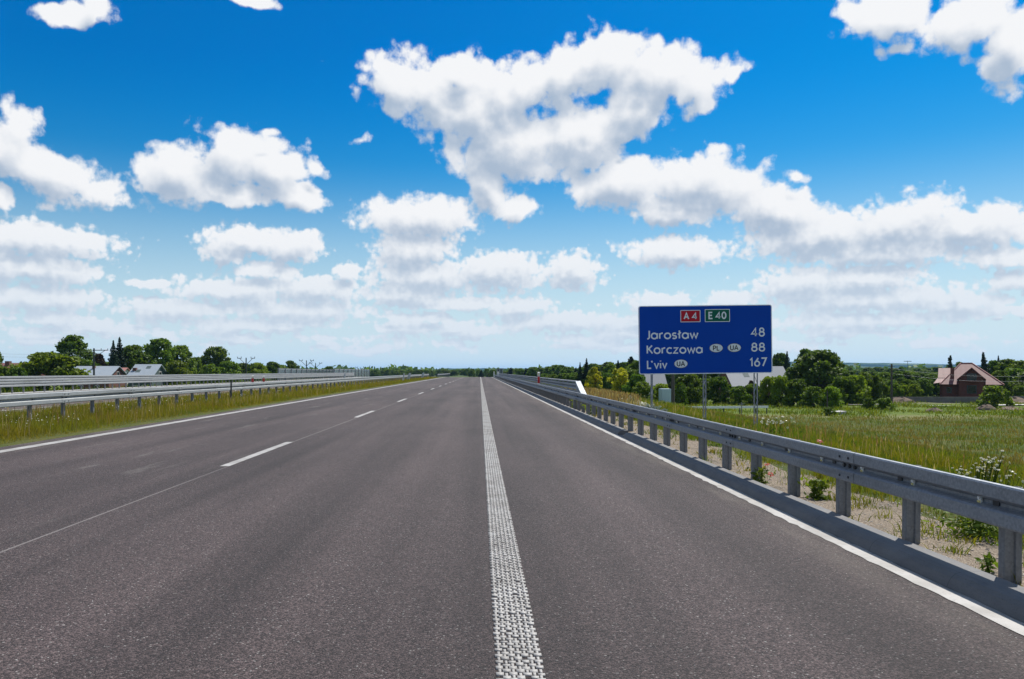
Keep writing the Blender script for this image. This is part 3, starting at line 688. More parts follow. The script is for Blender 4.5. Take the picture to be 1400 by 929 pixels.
S = SW / 847.0                                  # metres per pixel of the enlarged view of the sign I measured in
def sp(cx, cy): return ((cx - 483.5) * S, (295 - cy) * S)
for (x0, x1, y0, y1, mt, nm) in ((326, 453, 107, 184, 'sign_red', 'red_route_plate'), (481, 640, 103, 184, 'sign_green', 'green_route_plate')):
    (ax, az), (bx, bz) = sp(x0, y1), sp(x1, y0)
    q = plate(rrect(ax, bx, az, bz, 0.02), -0.006, -0.001, nm, M[mt], pn)
    ring(rrect(ax, bx, az, bz, 0.02), rrect(ax + 0.02, bx - 0.02, az + 0.02, bz - 0.02, 0.012), -0.010, -0.0065, 'plate_border', M['sign_white'], q)
for (cx, cy) in ((551, 350), (666, 349), (326, 447)):
    ox, oz = sp(cx, cy); pts = lambda rx, rz: [(ox + rx * math.cos(2 * math.pi * k / 40), oz + rz * math.sin(2 * math.pi * k / 40)) for k in range(40)]
    o = plate(pts(44 * S, 28.5 * S), -0.006, -0.001, 'country_oval', M['sign_white'], pn)
    ring(pts(44 * S, 28.5 * S), pts(41.5 * S, 26 * S), -0.0085, -0.0065, 'oval_rim', M['sign_black'], o)
def arc(cx, cy, rx, ry, a0, a1, n=18): return [(cx + rx * math.cos(R(a0 + (a1 - a0) * k / n)), cy + ry * math.sin(R(a0 + (a1 - a0) * k / n))) for k in range(n + 1)]
# stroke letters, unit = cap height 1; x-height .70; each: (advance, [polylines])
xh = 0.68; o_ = xh / 2
GL = {
 'J': (0.42, [[(0.32, 1.0), (0.32, 0.22)] + arc(0.12, 0.22, 0.20, 0.22, 0, -95, 10)]),
 'a': (0.74, [arc(0.33, o_, 0.30, o_, 0, 360, 26), [(0.63, xh), (0.63, 0.0)]]),
 'r': (0.44, [[(0.06, 0.0), (0.06, xh)], [(0.06, 0.40)] + arc(0.34, 0.40, 0.28, 0.28, 180, 80, 9)]),
 'o': (0.74, [arc(0.35, o_, 0.31, o_, 0, 360, 26)]),
 's': (0.52, [arc(0.25, xh * 0.745, 0.19, xh * 0.255, 35, 265, 14)[:-1] + arc(0.23, xh * 0.26, 0.21, xh * 0.26, 85, -145, 14)]),
 'ł': (0.34, [[(0.15, 1.0), (0.15, 0.0)], [(-0.01, 0.50), (0.32, 0.76)]]),
 'w': (0.86, [[(0.02, xh), (0.22, 0.02), (0.42, xh * 0.92), (0.62, 0.02), (0.82, xh)]]),
 'K': (0.68, [[(0.06, 0.0), (0.06, 1.0)], [(0.58, 1.0), (0.07, 0.42)], [(0.22, 0.56), (0.62, 0.0)]]),
 'c': (0.62, [arc(0.35, o_, 0.30, o_, 48, 312, 20)]),
 'z': (0.60, [[(0.05, xh - 0.01), (0.50, xh - 0.01), (0.05, 0.01), (0.53, 0.01)]]),
 'L': (0.54, [[(0.06, 1.0), (0.06, 0.01), (0.50, 0.01)]]),
 "'": (0.16, [[(-0.08, 0.98), (0.02, 0.76)]]),
 'v': (0.60, [[(0.02, xh), (0.28, 0.02), (0.54, xh)]]),
 'i': (0.22, [[(0.08, 0.0), (0.08, xh)], [(0.08, 0.88), (0.08, 1.0)]]),
 'A': (0.76, [[(0.02, 0.0), (0.34, 1.0), (0.66, 0.0)], [(0.14, 0.33), (0.54, 0.33)]]),
 'E': (0.58, [[(0.52, 0.99), (0.06, 0.99), (0.06, 0.01), (0.54, 0.01)], [(0.06, 0.52), (0.47, 0.52)]]),
 'P': (0.62, [[(0.06, 0.0), (0.06, 0.99), (0.30, 0.99)] + arc(0.30, 0.73, 0.24, 0.26, 85, -85, 12) + [(0.06, 0.47)]]),
 'U': (0.70, [[(0.06, 1.0), (0.06, 0.28)] + arc(0.32, 0.28, 0.26, 0.28, 180, 360, 16) + [(0.58, 1.0)]]),
 '0': (0.70, [arc(0.32, 0.5, 0.26, 0.5, 0, 360, 30)]),
 '1': (0.40, [[(0.04, 0.74), (0.24, 0.97), (0.24, 0.0)]]),
 '4': (0.74, [[(0.48, 0.0), (0.48, 0.98), (0.03, 0.27), (0.66, 0.27)]]),
 '6': (0.70, [[(0.46, 1.0), (0.14, 0.50)] + [], arc(0.33, 0.31, 0.27, 0.30, 0, 360, 26)]),
 '7': (0.66, [[(0.04, 0.99), (0.58, 0.99), (0.20, 0.0)]]),
 '8': (0.70, [arc(0.33, 0.75, 0.215, 0.245, 0, 360, 24), arc(0.33, 0.27, 0.265, 0.27, 0, 360, 26)]),
}
def stroke(m, pts, w, y0):
    pts = [p for i, p in enumerate(pts) if i == 0 or abs(p[0] - pts[i-1][0]) + abs(p[1] - pts[i-1][1]) > 1e-6]
    closed = abs(pts[0][0] - pts[-1][0]) < 1e-6 and abs(pts[0][1] - pts[-1][1]) < 1e-6
    P = [np.array(p, float) for p in (pts[:-1] if closed else pts)]; n = len(P); L = []; Rr = []
    for i in range(n):
        dp = P[i] - P[i - 1] if (i > 0 or closed) else None; dn = P[(i + 1) % n] - P[i] if (i < n - 1 or closed) else None
        if dp is None: dp = dn
        if dn is None: dn = dp
        dp = dp / np.linalg.norm(dp); dn = dn / np.linalg.norm(dn); a_ = np.array((-dp[1], dp[0])); b_ = np.array((-dn[1], dn[0]))
        mm = a_ + b_; mm = mm / (mm @ mm + 1e-9) * 2; k = min(1.8, np.linalg.norm(mm)); mm = mm / np.linalg.norm(mm) * k
        L.append(P[i] + mm * w / 2); Rr.append(P[i] - mm * w / 2)
    b0 = len(m.v); N = n
    for y in (y0, y0 + 0.0025):
        for q in L: m.v.append((q[0], y, q[1]))
        for q in Rr: m.v.append((q[0], y, q[1]))
    seg = n if closed else n - 1
    for i in range(seg):
        j = (i + 1) % n; a0, a1, c0, c1 = b0 + i, b0 + j, b0 + N + i, b0 + N + j; D = 2 * N
        for f in ((a0, a1, c1, c0), (a0, a1, a1 + D, a0 + D), (c0, c1, c1 + D, c0 + D)): m.f.append(f); m.mi.append(0)
def text(s, x0, x1, ybase, ytop, name, material, weight=0.155, parent=None, y0=-0.004):
    """fits the string between x0 and x1 of the measured view"""
    (ax, az), (bx, bz) = sp(x0, ybase), sp(x1, ytop); h = bz - az
    adv = []; x = 0
    for ch in s:
        if ch == ' ': x += 0.34; continue
        adv.append((ch, x)); x += GL[ch][0] + 0.10
    last = adv[-1][0]; width = adv[-1][1] + max(p[0] for st in GL[last][1] for p in st) + weight / 2
    kx = (bx - ax) / width; m = MB(); q = 0
    for ch, xx in adv:
        for st in GL[ch][1]:
            stroke(m, [(ax + (xx + p[0]) * kx, az + (p[1] * (1 - weight) + weight / 2) * h) for p in st], weight * h, y0 - 0.0003 * (q % 5)); q += 1
    return m.build(name, M[material], parent or pn, recalc=False)
text('Jarosław', 108, 440, 291, 231, 'lettering', 'sign_white')
text('Korczowa', 110, 465, 384, 325, 'lettering', 'sign_white')
text("L'viv", 111, 240, 479, 421, 'lettering', 'sign_white')
text('48', 775, 861, 281, 222, 'lettering', 'sign_white')
text('88', 774, 862, 376, 318, 'lettering', 'sign_white')
text('167', 764, 872, 472, 412, 'lettering', 'sign_white')
text('A 4', 349, 434, 168, 121, 'lettering', 'sign_white', 0.18, y0=-0.0105)
text('E 40', 505, 618, 167, 119, 'lettering', 'sign_white', 0.18, y0=-0.0105)
text('PL', 531, 574, 367, 334, 'lettering', 'sign_black', 0.17, y0=-0.0095)
text('UA', 640, 692, 366, 332, 'lettering', 'sign_black', 0.17, y0=-0.0095)
text('UA', 300, 352, 464, 430, 'lettering', 'sign_black', 0.17, y0=-0.0095)
# three lattice posts: two chords with zigzag lacing
for (pxa, pxb, dyp) in ((891.2, 895.0, 0.0), (962.8, 969.0, 0.0), (1032.5, 1040.5, 0.0)):
    xa, xb = X_(pxa, YSg) - sg.location.x, X_(pxb, YSg) - sg.location.x; zb_ = float(terrain(sg.location.x + xa, YSg)) - sg.location.z - 0.15
    m = MB(); ya, yb = 0.10, 0.34; zt = sz0 + SH - 0.15 - sg.location.z
    for (xx, yy) in ((xa, ya), (xb, yb)): m.tube([(xx, yy, zb_), (xx, yy, zt)], 0.021, 8)
    z = zb_ + 0.2; s_ = 0
    while z < zt - 0.3:
        p, q = ((xa, ya), (xb, yb)) if s_ == 0 else ((xb, yb), (xa, ya)); m.tube([(p[0], p[1], z), (q[0], q[1], z + 0.28)], 0.009, 5); z += 0.28; s_ = 1 - s_
    m.build('lattice_post', M['galvanised'], sg)

# ------------------------------------------------------------------ poles and wires
def far_pole(px, Y, ytop, label, arms, r=0.14, material='wood_pole', zb=-3.2, name='utility_pole', armw=1.0, group='power line poles'):
    zt = Z_(ytop, Y); root = tag(empty(name, (X_(px, Y), Y, zb)), label, 'utility pole', group); h = zt - zb
    MB().tube([(0, 0, 0), (0, 0, h)], [r, r * 0.7], 8).build('pole', M[material], root)
    if arms == 'Y':
        for s_ in (-1, 1):
            MB().tube([(0, 0, h - 1.5 * armw), (s_ * 1.35 * armw, 0, h - 0.2 * armw)], 0.06 * armw, 5).build('strut', M[material], root)
            m = MB(); m.tube([(s_ * 1.0 * armw, 0, h - 0.1 * armw), (s_ * 1.9 * armw, 0, h - 0.1 * armw)], 0.07 * armw, 5)
            for q in (1.05, 1.85): m.tube([(s_ * q * armw, 0, h - 0.1 * armw), (s_ * q * armw, 0, h + 0.25 * armw)], 0.06 * armw, 5)
            m.build('crossarm', M[material], root)
    if arms == 'R':
        MB().tube([(-0.2, 0, h - 0.35), (2.6, 0, h - 0.35)], 0.07, 5).build('crossarm', M[material], root)
        MB().tube([(0.1, 0, h - 1.6), (2.0, 0, h - 0.4)], 0.05, 5).build('strut', M[material], root)
        for q in (0.0, 1.3, 2.5): MB().tube([(q, 0, h - 0.35), (q, 0, h)], 0.05, 5).build('insulator', M['dark_steel'], root)
    if arms == 'T':
        MB().tube([(-0.8 * armw, 0, h - 0.3), (0.8 * armw, 0, h - 0.3)], 0.06 * armw, 5).build('crossarm', M[material], root)
    return root
far_pole(128.5, 140, 476.5, 'thick grey pole with one-sided crossarm in front of the grey roofs', 'R', 0.20, 'dark_steel')
far_pole(336.5, 200, 489.5, 'pole with two raised arms above the low trees left', 'Y', 0.20, 'dark_steel', armw=1.2)
far_pole(419, 300, 493, 'left of two small twin-armed poles above the noise wall', 'Y', 0.24, 'dark_steel', armw=1.5)
far_pole(431.5, 340, 496.5, 'right of two small twin-armed poles above the noise wall', 'Y', 0.24, 'dark_steel', armw=1.5)
far_pole(493, 600, 502.5, 'tiny twin-armed pole above the horizon right of the noise wall', 'Y', 0.3, 'dark_steel', armw=2.2)
far_pole(1219, 95, 498.0, 'dark wooden pole standing in the meadow left of the red house', 'T', 0.15, armw=0.5)
far_pole(920, 92, 512.0, 'dark wooden pole behind the sign between its left posts', '', 0.24)
far_pole(1241, 420, 493.5, 'faint far pole with short crossarm on the horizon near the hills', 'T', 0.14, 'dark_steel', armw=2.6)
far_pole(1131, 93, 534, 'thin grey pole in front of the big dark tree', '', 0.09)
def wire(p, q, sag, label, r=0.025):
    p, q = np.array(p, float), np.array(q, float); pts = [p + (q - p) * k / 16 - np.array((0, 0, sag * 4 * (k / 16) * (1 - k / 16))) for k in range(17)]
    m = MB().tube(pts, r, 4).build('overhead_wire', M['dark_steel'], smooth=True); tag(m, label, 'wire', 'overhead wires'); m.data.materials[0] = M['galvanised']
for dz, lab in ((0, 'upper wire crossing in front of the red house roof'), (-0.62, 'lower wire crossing in front of the red house gable')):
    wire((X_(1219, 95), 95, Z_(504, 95) + dz), (X_(1430, 95), 95, Z_(513, 95) + dz), 0.5, lab, 0.009)
for dz, lab in ((0, 'wire running left from the crossarm pole past the tall dark tree'), (-0.55, 'lower wire running left from the crossarm pole')):
    wire((X_(-30, 150), 150, Z_(482, 150) + dz), (X_(128, 140), 140, Z_(480, 140) + dz), 0.5, lab, 0.014)

# noise wall on the far left carriageway
def noise_wall(x0px, x1px, Ya, Yb, yta, ytb, n, label):
    xa, xb = X_(x0px, Ya), X_(x1px, Yb); root = tag(empty('noise_barrier', (xa, Ya, 0)), label, 'noise barrier')
    za, zb = Z_(yta, Ya), Z_(ytb, Yb)
    for k in range(n + 1):
        u = k / n; x, y, z = (xb - xa) * u, (Yb - Ya) * u, za + (zb - za) * u
        MB().box(x - 0.12, x + 0.12, y - 0.1, y + 0.1, -0.5, z + 0.1).build('post', M['galvanised'], root)
        if k < n:
            u2 = (k + 1) / n; x2, y2, z2 = (xb - xa) * u2, (Yb - Ya) * u2, za + (zb - za) * u2
            m = MB(); m.add([(x, y, -0.5), (x2, y2, -0.5), (x2, y2, z2 - 0.1), (x, y, z - 0.1), (x, y + 0.08, -0.5), (x2, y2 + 0.08, -0.5), (x2, y2 + 0.08, z2 - 0.1), (x, y + 0.08, z - 0.1)], [(0,1,2,3),(7,6,5,4),(0,4,5,1),(3,2,6,7),(1,5,6,2),(0,3,7,4)])
            m.build('panel', M['noise_panel'], root)
            m = MB(); m.add([(x, y - 0.03, z - 0.12), (x2, y2 - 0.03, z2 - 0.12), (x2, y2 - 0.03, z2 + 0.04), (x, y - 0.03, z + 0.04), (x, y + 0.1, z - 0.12), (x2, y2 + 0.1, z2 - 0.12), (x2, y2 + 0.1, z2 + 0.04), (x, y + 0.1, z + 0.04)], [(0,1,2,3),(7,6,5,4),(3,2,6,7),(0,1,5,4)])
            m.build('capping', M['galvanised'], root)
noise_wall(381, 455, 112, 168, 504.3, 506.0, 12, 'dark panelled noise barrier beyond the left carriageway, near part')
noise_wall(457, 505, 150, 222, 505.0, 505.6, 10, 'paler low noise barrier continuing towards the crest')
noise_wall(679.5, 687, 200, 200, 504.6, 504.6, 2, 'small grey-green panel wall at the crest right of the stripe')

# ------------------------------------------------------------------ houses
def gable_house(name, label, xl, xr, y0, y1, zb, ze, zridge, wall, roof, cat='house', over=0.35, chimney=None, skylights=()):
    """ridge along X; eaves at y0 and y1"""
    r = tag(empty(name, ((xl + xr) / 2, y0, zb)), label, cat); ox, oy, oz = r.location; ym = (y0 + y1) / 2
    m = MB(); a_, b_ = xl - ox, xr - ox; c_, d_ = 0.0, y1 - y0; e_ = (c_ + d_) / 2; ze_, zk = ze - oz, zridge - oz
    m.add([(a_, c_, 0), (b_, c_, 0), (b_, d_, 0), (a_, d_, 0), (a_, c_, ze_), (b_, c_, ze_), (b_, d_, ze_), (a_, d_, ze_), (a_, e_, zk - 0.08), (b_, e_, zk - 0.08)],
        [(0,1,5,4),(1,2,6,9,5),(2,3,7,6),(3,0,4,8,7),(0,3,2,1),(4,5,9,8),(6,7,8,9)]); m.build('wall', M[wall], r)
    sl = (zk - ze_) / (e_ - c_); y_o = c_ - over; z_o = ze_ - over * sl; m = MB(); th = 0.14
    for s_ in (0, 1):
        yy = y_o if s_ == 0 else 2 * e_ - y_o
        p = [(a_ - over, yy, z_o), (b_ + over, yy, z_o), (b_ + over, e_, zk), (a_ - over, e_, zk)]
        m.add(p + [(x, y, z + th) for x, y, z in p], [(0,1,2,3),(7,6,5,4),(0,4,5,1),(1,5,6,2),(2,6,7,3),(3,7,4,0)])
    rf = m.build('roof', M[roof], r)
    if chimney:
        for (cx, cy, w_, h_) in chimney: MB().box(cx - ox - w_ / 2, cx - ox + w_ / 2, cy - oy - w_ / 2, cy - oy + w_ / 2, ze_, zk + h_).build('chimney', M['wall_brown'], rf)
    for (sx, u) in skylights:
        y_ = c_ + (e_ - c_) * u; z_ = ze_ + (zk - ze_) * u + th + 0.03; m = MB(); w_ = 0.45
        m.add([(sx - ox - w_, y_, z_), (sx - ox + w_, y_, z_), (sx - ox + w_, y_ + 0.9, z_ + 0.9 * sl), (sx - ox - w_, y_ + 0.9, z_ + 0.9 * sl), (sx - ox - w_, y_, z_ - .1), (sx - ox + w_, y_, z_ - .1), (sx - ox + w_, y_ + 0.9, z_ + 0.9 * sl - .1), (sx - ox - w_, y_ + 0.9, z_ + 0.9 * sl - .1)],
            [(0,1,2,3),(0,4,5,1),(1,5,6,2),(2,6,7,3),(3,7,4,0)]); m.build('skylight', M['wall_dark'], rf)
    # windows in the right gable and the front
    for (wx, wz) in ((0.30, 1.2), (0.70, 1.2)):
        x = a_ + (b_ - a_) * wx; f = MB().box(x - 0.6, x + 0.6, c_ - 0.05, c_ + 0.02, wz - 0.6, wz + 0.6).build('window', M['plaster'], r)
        MB().box(x - 0.5, x + 0.5, c_ - 0.07, c_ - 0.052, wz - 0.5, wz + 0.5).build('pane', M['glass'], f)
    f = MB().box(b_ - 0.02, b_ + 0.05, e_ - 0.6, e_ + 0.6, ze_ - 0.1, ze_ + 1.0).build('window', M['plaster'], r)
    MB().box(b_ + 0.052, b_ + 0.07, e_ - 0.5, e_ + 0.5, ze_, ze_ + 0.9).build('pane', M['glass'], f)
    return r
gable_house('house', 'house with dull grey metal roof and red-brown gable behind the left barrier', -83.2, -75.0, 156, 164, -3.2, 0.35, 2.35, 'wall_brown', 'roof_metal', chimney=[(-79.5, 159.0, 0.5, 0.15)])
gable_house('house', 'house with bright grey metal roof and dark green gable behind the left barrier', -71.1, -66.3, 156, 164, -3.2, 0.35, 2.72, 'wall_dark', 'roof_metal', chimney=[(-70.6, 158, 0.7, -0.6)], skylights=[(-69.8, 0.3), (-68.2, 0.62)])
gable_house('house', 'small pink roof showing between the two grey roofs at left', -83.0, -80.2, 171, 179, -3.2, 0.2, 2.1, 'plaster', 'roof_pink')
gable_house('house', 'red roofed house mostly hidden by bushes at the far left edge', -101.5, -93.5, 160, 168, -3.2, 1.0, 3.05, 'wall_brown', 'roof_red', chimney=[(-99.6, 163, 0.9, 0.5)])
# behind the sign
gable_house('house', 'house with pale grey roof and skylight behind the right half of the sign', X_(1003, 125), X_(1058, 125), 125, 134, -3.3, -0.95, 2.1, 'wall_brown', 'roof_white', skylights=[(X_(1021, 127), 0.42)])
r = gable_house('house', 'small house with steep grey roof behind the left post of the sign', X_(887, 118), X_(909, 118), 118, 122.5, -3.3, -0.6, 1.4, 'plaster', 'roof_white')
gable_house('house', 'white gabled house top showing right of the sign above the bushes', X_(1058, 140), X_(1077, 140), 140, 146, -3.3, -0.2, 2.2, 'plaster', 'roof_white')
tag(MB().box(X_(905, 100), X_(917.5, 100), 100, 101.8, -3.35, Z_(532, 100)).build('garden_shed', M['plaster_blue']), 'small pale blue shed standing on the lawn behind the sign', 'shed')

# red house
YH = 120.0; hx = lambda p: X_(p, YH); hz = lambda p: Z_(p, YH)
rh = tag(empty('house', (hx(1328), YH, -3.3)), 'unfinished red brick house with large red hipped roof and front gable', 'house'); rh.rotation_euler.z = R(-32.4); rh.scale = (0.85, 0.85, 1); ox, oz = rh.location.x, -3.3
def hb(m, x0, x1, y0, y1, z0, z1): return m.box(x0 - ox, x1 - ox, y0, y1, z0 - oz, z1 - oz)
ze = hz(525.5); wallm = hb(MB(), hx(1288), hx(1367), 0.0, 9.2, -3.3, ze); wallm.build('wall', M['brick'], rh)
xa, xb, ya, yb = hx(1284.5) - ox, hx(1371.5) - ox, -0.6, 9.8; za = ze - oz - 0.05; zk = Z_(497, YH + 4.6) - oz
ra, rb_ = hx(1313.5) - ox, hx(1329) - ox
m = MB(); m.add([(xa, ya, za), (xb, ya, za), (xb, yb, za), (xa, yb, za), (ra, 4.6, zk), (rb_, 4.6, zk)], [(0,1,5,4),(1,2,5),(2,3,4,5),(3,0,4),(3,2,1,0)])
roof = m.build('roof', M['roof_red'], rh)
for (p, q) in (((xa, ya, za), (ra, 4.6, zk)), ((xb, ya, za), (rb_, 4.6, zk)), ((ra, 4.6, zk), (rb_, 4.6, zk))): MB().tube([p, q], 0.11, 6).build('ridge_tile', M['roof_pink'], roof)
gx0, gx1, gk = hx(1311) - ox, hx(1345) - ox, hx(1328.5) - ox; gz0, gz1 = hz(517.5) - oz, hz(504) - oz
m = MB(); m.add([(gx0, -1.3, 0), (gx1, -1.3, 0), (gx1, -1.3, gz0), (gk, -1.3, gz1 - 0.15), (gx0, -1.3, gz0), (gx0, 0.0, 0), (gx1, 0.0, 0), (gx1, 3.0, gz0), (gk, 3.0, gz1 - 0.15), (gx0, 3.0, gz0)],
    [(0,1,2,3,4),(1,6,7,2),(0,4,9,5)]); m.build('front_gable', M['brick'], rh)
m = MB()
for s_, ex in ((0, gx0 - 0.3), (1, gx1 + 0.3)):
    p = [(ex, -1.75, gz0 - 0.3), (gk, -1.75, gz1), (gk, 3.6, gz1), (ex, 3.6, gz0 - 0.3)]; m.add(p + [(x, y, z + 0.16) for x, y, z in p], [(0,1,2,3),(7,6,5,4),(0,4,5,1),(1,5,6,2),(2,6,7,3),(3,7,4,0)])
m.build('gable_roof', M['roof_red'], rh)
for (x0, x1, z0, z1) in ((1322, 1335, 511, 520), (1322, 1335, 527, 538), (1294, 1301, 530, 538), (1350, 1357, 530, 538)):
    yy = -1.32 if x0 in (1322,) else -0.02
    f = MB().box(hx(x0) - ox, hx(x1) - ox, yy - 0.04, yy + 0.015, hz(z1) - oz, hz(z0) - oz).build('window_frame', M['wall_dark'], rh)
    MB().box(hx(x0) - ox + 0.1, hx(x1) - ox - 0.1, yy - 0.06, yy - 0.042, hz(z1) - oz + 0.1, hz(z0) - oz - 0.1).build('pane', M['glass'], f)
MB().box(hx(1320) - ox, hx(1337) - ox, -1.9, -1.32, hz(522.6) - oz, hz(521.2) - oz).build('balcony', M['wall_brown'], rh)
MB().box(hx(1299) - ox, hx(1304.5) - ox, 0.8, 1.5, za, Z_(503, 121) - oz).build('chimney', M['wall_brown'], roof)
MB().box(hx(1333) - ox, hx(1340) - ox, 5.5, 6.4, za, Z_(502, 126) - oz).build('chimney', M['wall_brown'], roof)
m = MB(); wx0, wx1 = hx(1281) - ox, hx(1300) - ox
m.add([(wx0, 3, Z_(517, 123) - oz), (wx1, 3, Z_(517, 123) - oz), (wx1, 6, Z_(503.5, 126) - oz), (wx0, 6, Z_(503.5, 126) - oz), (wx0, 9, Z_(517, 123) - oz), (wx1, 9, Z_(517, 123) - oz)], [(0,1,2,3),(3,2,5,4)]); m.build('wing_roof', M['roof_red'], rh)
m = MB().box(wx0 + 0.3, wx1, 3.3, 8.7, 0, Z_(517, 123) - oz); m.add([(wx0 + 0.3, 3.3, Z_(517, 123) - oz), (wx0 + 0.3, 8.7, Z_(517, 123) - oz), (wx0 + 0.3, 6, Z_(504.5, 126) - oz)], [(0,1,2)]); m.build('wing_wall', M['wall_brown'], rh)
m = MB(); m.add([(hx(1275) - ox, 1.0, hz(525) - oz), (hx(1290) - ox, 1.0, hz(523) - oz), (hx(1290) - ox, 3.2, hz(517) - oz), (hx(1281) - ox, 3.2, hz(517) - oz)], [(0,1,2,3)]); m.build('porch_roof', M['roof_red'], rh)
tag(MB().box(X_(1222, 114), X_(1342, 114), 114, 114.25, -3.3, Z_(543.0, 114)).build('concrete_wall', M['old_wall']), 'low grey concrete wall in front of the red house', 'wall')
tag(MB().box(X_(1378, 116), X_(1440, 116), 116, 116.25, -3.3, Z_(542, 116)).build('concrete_wall', M['old_wall']), 'low grey concrete wall right of the round bush', 'wall')

# low white rail on short posts beyond the sign, and other small things on the meadow
YB = 84.0; wb = tag(empty('guard_bar', (X_(975, YB), YB, -3.2)), 'long low white bar on short posts crossing behind the sign posts', 'railing'); ox = wb.location.x
m = MB(); x0, x1 = X_(899.5, YB) - ox, X_(1050.5, YB) - ox; za_, zb2 = Z_(558.0, YB) + 3.2, Z_(556.6, YB) + 3.2
m.add([(x0, 0, za_ - .12), (x1, 0, zb2 - .12), (x1, 0, zb2 + .12), (x0, 0, za_ + .12), (x0, .1, za_ - .12), (x1, .1, zb2 - .12), (x1, .1, zb2 + .12), (x0, .1, za_ + .12)], [(0,1,2,3),(7,6,5,4),(0,4,5,1),(1,5,6,2),(2,6,7,3),(3,7,4,0)])
m.build('bar', M['white_paint_metal'], wb)
for px in (901, 923, 934, 945, 966, 990, 1012, 1034, 1049): MB().box(X_(px, YB) - ox - .05, X_(px, YB) - ox + .05, 0.11, 0.2, -0.2, za_ + 0.05).build('post', M['dark_steel'], wb)
YC = 82.0; m = MB(); x0, x1, x2 = X_(1142, YC), X_(1157.5, YC), X_(1154.5, YC); z0, z1 = Z_(571, YC), Z_(562.5, YC)
m.add([(x0, YC, z0 + .35), (x2, YC, z0), (x1, YC, z1), (x0 + .1, YC, z1 - .1), (x0, YC + 1.5, z0 + .35), (x2, YC + 1.5, z0), (x1, YC + 1.5, z1), (x0 + .1, YC + 1.5, z1 - .1)], [(0,1,2,3),(7,6,5,4),(0,4,5,1),(1,5,6,2),(2,6,7,3),(3,7,4,0)])
tag(m.build('culvert_headwall', M['concrete']), 'pale concrete culvert end in the meadow beside the small dark bush', 'culvert')
def mound(px, Y, w, h, seed, label):
    rs = np.random.RandomState(seed); n = 16; rings = [(1, 0), (0.8, .45), (0.5, .8), (0.2, .98), (0.02, 1)]; V = []
    for rr, zz in rings:
        for k in range(n): a_ = 2 * math.pi * k / n; q = rr * (1 + rs.randn() * 0.10); V.append((q * w / 2 * math.cos(a_), q * w * 0.35 * math.sin(a_), h * zz * (1 + rs.randn() * 0.12) - 0.1))
    fs = [(i * n + k, i * n + (k + 1) % n, (i + 1) * n + (k + 1) % n, (i + 1) * n + k) for i in range(len(rings) - 1) for k in range(n)] + [tuple(range((len(rings) - 1) * n, len(rings) * n))]
    x = X_(px, Y); tag(MB().add(V, fs).build('soil_mound', M['soil'], loc=(x, Y, float(terrain(x, Y)))), label, 'soil mound', 'heaps of earth on the meadow')
mound(1277, 90, 2.2, 0.55, 1, 'small dark heap of earth left of the others in the meadow')
mound(1348, 90, 2.6, 0.7, 2, 'grey heap of earth just left of the round bush foot')
mound(1381, 90, 3.4, 0.5, 3, 'wide brown heap of earth right of the round bush foot')
for (px, wpx, lab) in ((1230, 40, 'long reddish soil bank left of the red house'), (1385, 50, 'reddish soil bank behind the round bush')): mound(px, 113, wpx * 113 / F, 0.8, px, lab)
YD = 70; m = MB().tube([(0, 0, 0), (0, 0, 1.5)], 0.045, 6)
gp = tag(empty('marker_sign', (X_(1014, YD), YD, float(terrain(X_(1014, YD), YD)))), 'small pale post with crossbar on the lawn behind the sign', 'post'); m.build('pole', M['concrete_pole'], gp); MB().box(-0.25, 0.25, -0.03, 0.03, 1.3, 1.37).build('crossbar', M['concrete_pole'], gp)

# ------------------------------------------------------------------ trees
def leaf_quads(P, N, size, rs, jitter=0.9, aspect=1.4):
    n = len(P); N = N + rs.randn(n, 3) * jitter; N /= np.linalg.norm(N, axis=1)[:, None] + 1e-9
    U = np.cross(N, rs.randn(n, 3)); U /= np.linalg.norm(U, axis=1)[:, None] + 1e-9; W = np.cross(N, U)
    s = (size * (0.6 + 0.8 * rs.rand(n)))[:, None]
    V = np.stack([P + U * s * aspect * .5, P + W * s * .5 + N * s * .12, P - U * s * aspect * .5, P - W * s * .5 - N * s * .12], 1)
    return V.reshape(-1, 3), np.arange(4 * n).reshape(n, 4)
def crown_round(seed, h=10.0, w=9.0, trunk=0.18, nclump=70, leaves=95, leafsize=0.42, rough=0.28, top_bias=0.0):
    """clumps of leaves spread through an uneven crown; returns points and outward normals"""
    rs = np.random.RandomState(seed); P, N = [], []; zc0, zc1 = h * trunk, h
    ph = rs.rand(6) * 6.28
    for i in range(nclump):
        u = rs.rand() ** 0.8; z = zc0 + (zc1 - zc0) * u
        prof = math.sin(math.pi * min(1, (0.10 + 0.90 * u) ** (0.85 + top_bias)) ) ** 0.55 if u < 0.98 else 0.25
        a = rs.rand() * 2 * math.pi
        lob = 1 + rough * (0.5 * math.sin(2 * a + ph[0] + u * 3) + 0.5 * math.sin(3 * a + ph[1] - u * 4)) + rs.randn() * 0.08
        rr = w / 2 * prof * lob * (0.35 + 0.62 * rs.rand() ** 0.5)
        cr = w * (0.085 + 0.075 * rs.rand()) * (1.15 - 0.35 * u)
        c = np.array((rr * math.cos(a), rr * math.sin(a), min(z, zc1 - cr * 0.6)))
        k = int(leaves * (0.7 + 0.6 * rs.rand())); d = rs.randn(k, 3); d /= np.linalg.norm(d, axis=1)[:, None]
        q = rs.rand(k) ** 0.45
        P.append(c + d * (q * cr)[:, None] * np.array([1.15, 1.15, 0.8])); N.append(d * 0.8 + np.array([0, 0, 0.5]))
    return np.concatenate(P), np.concatenate(N), leafsize, rs
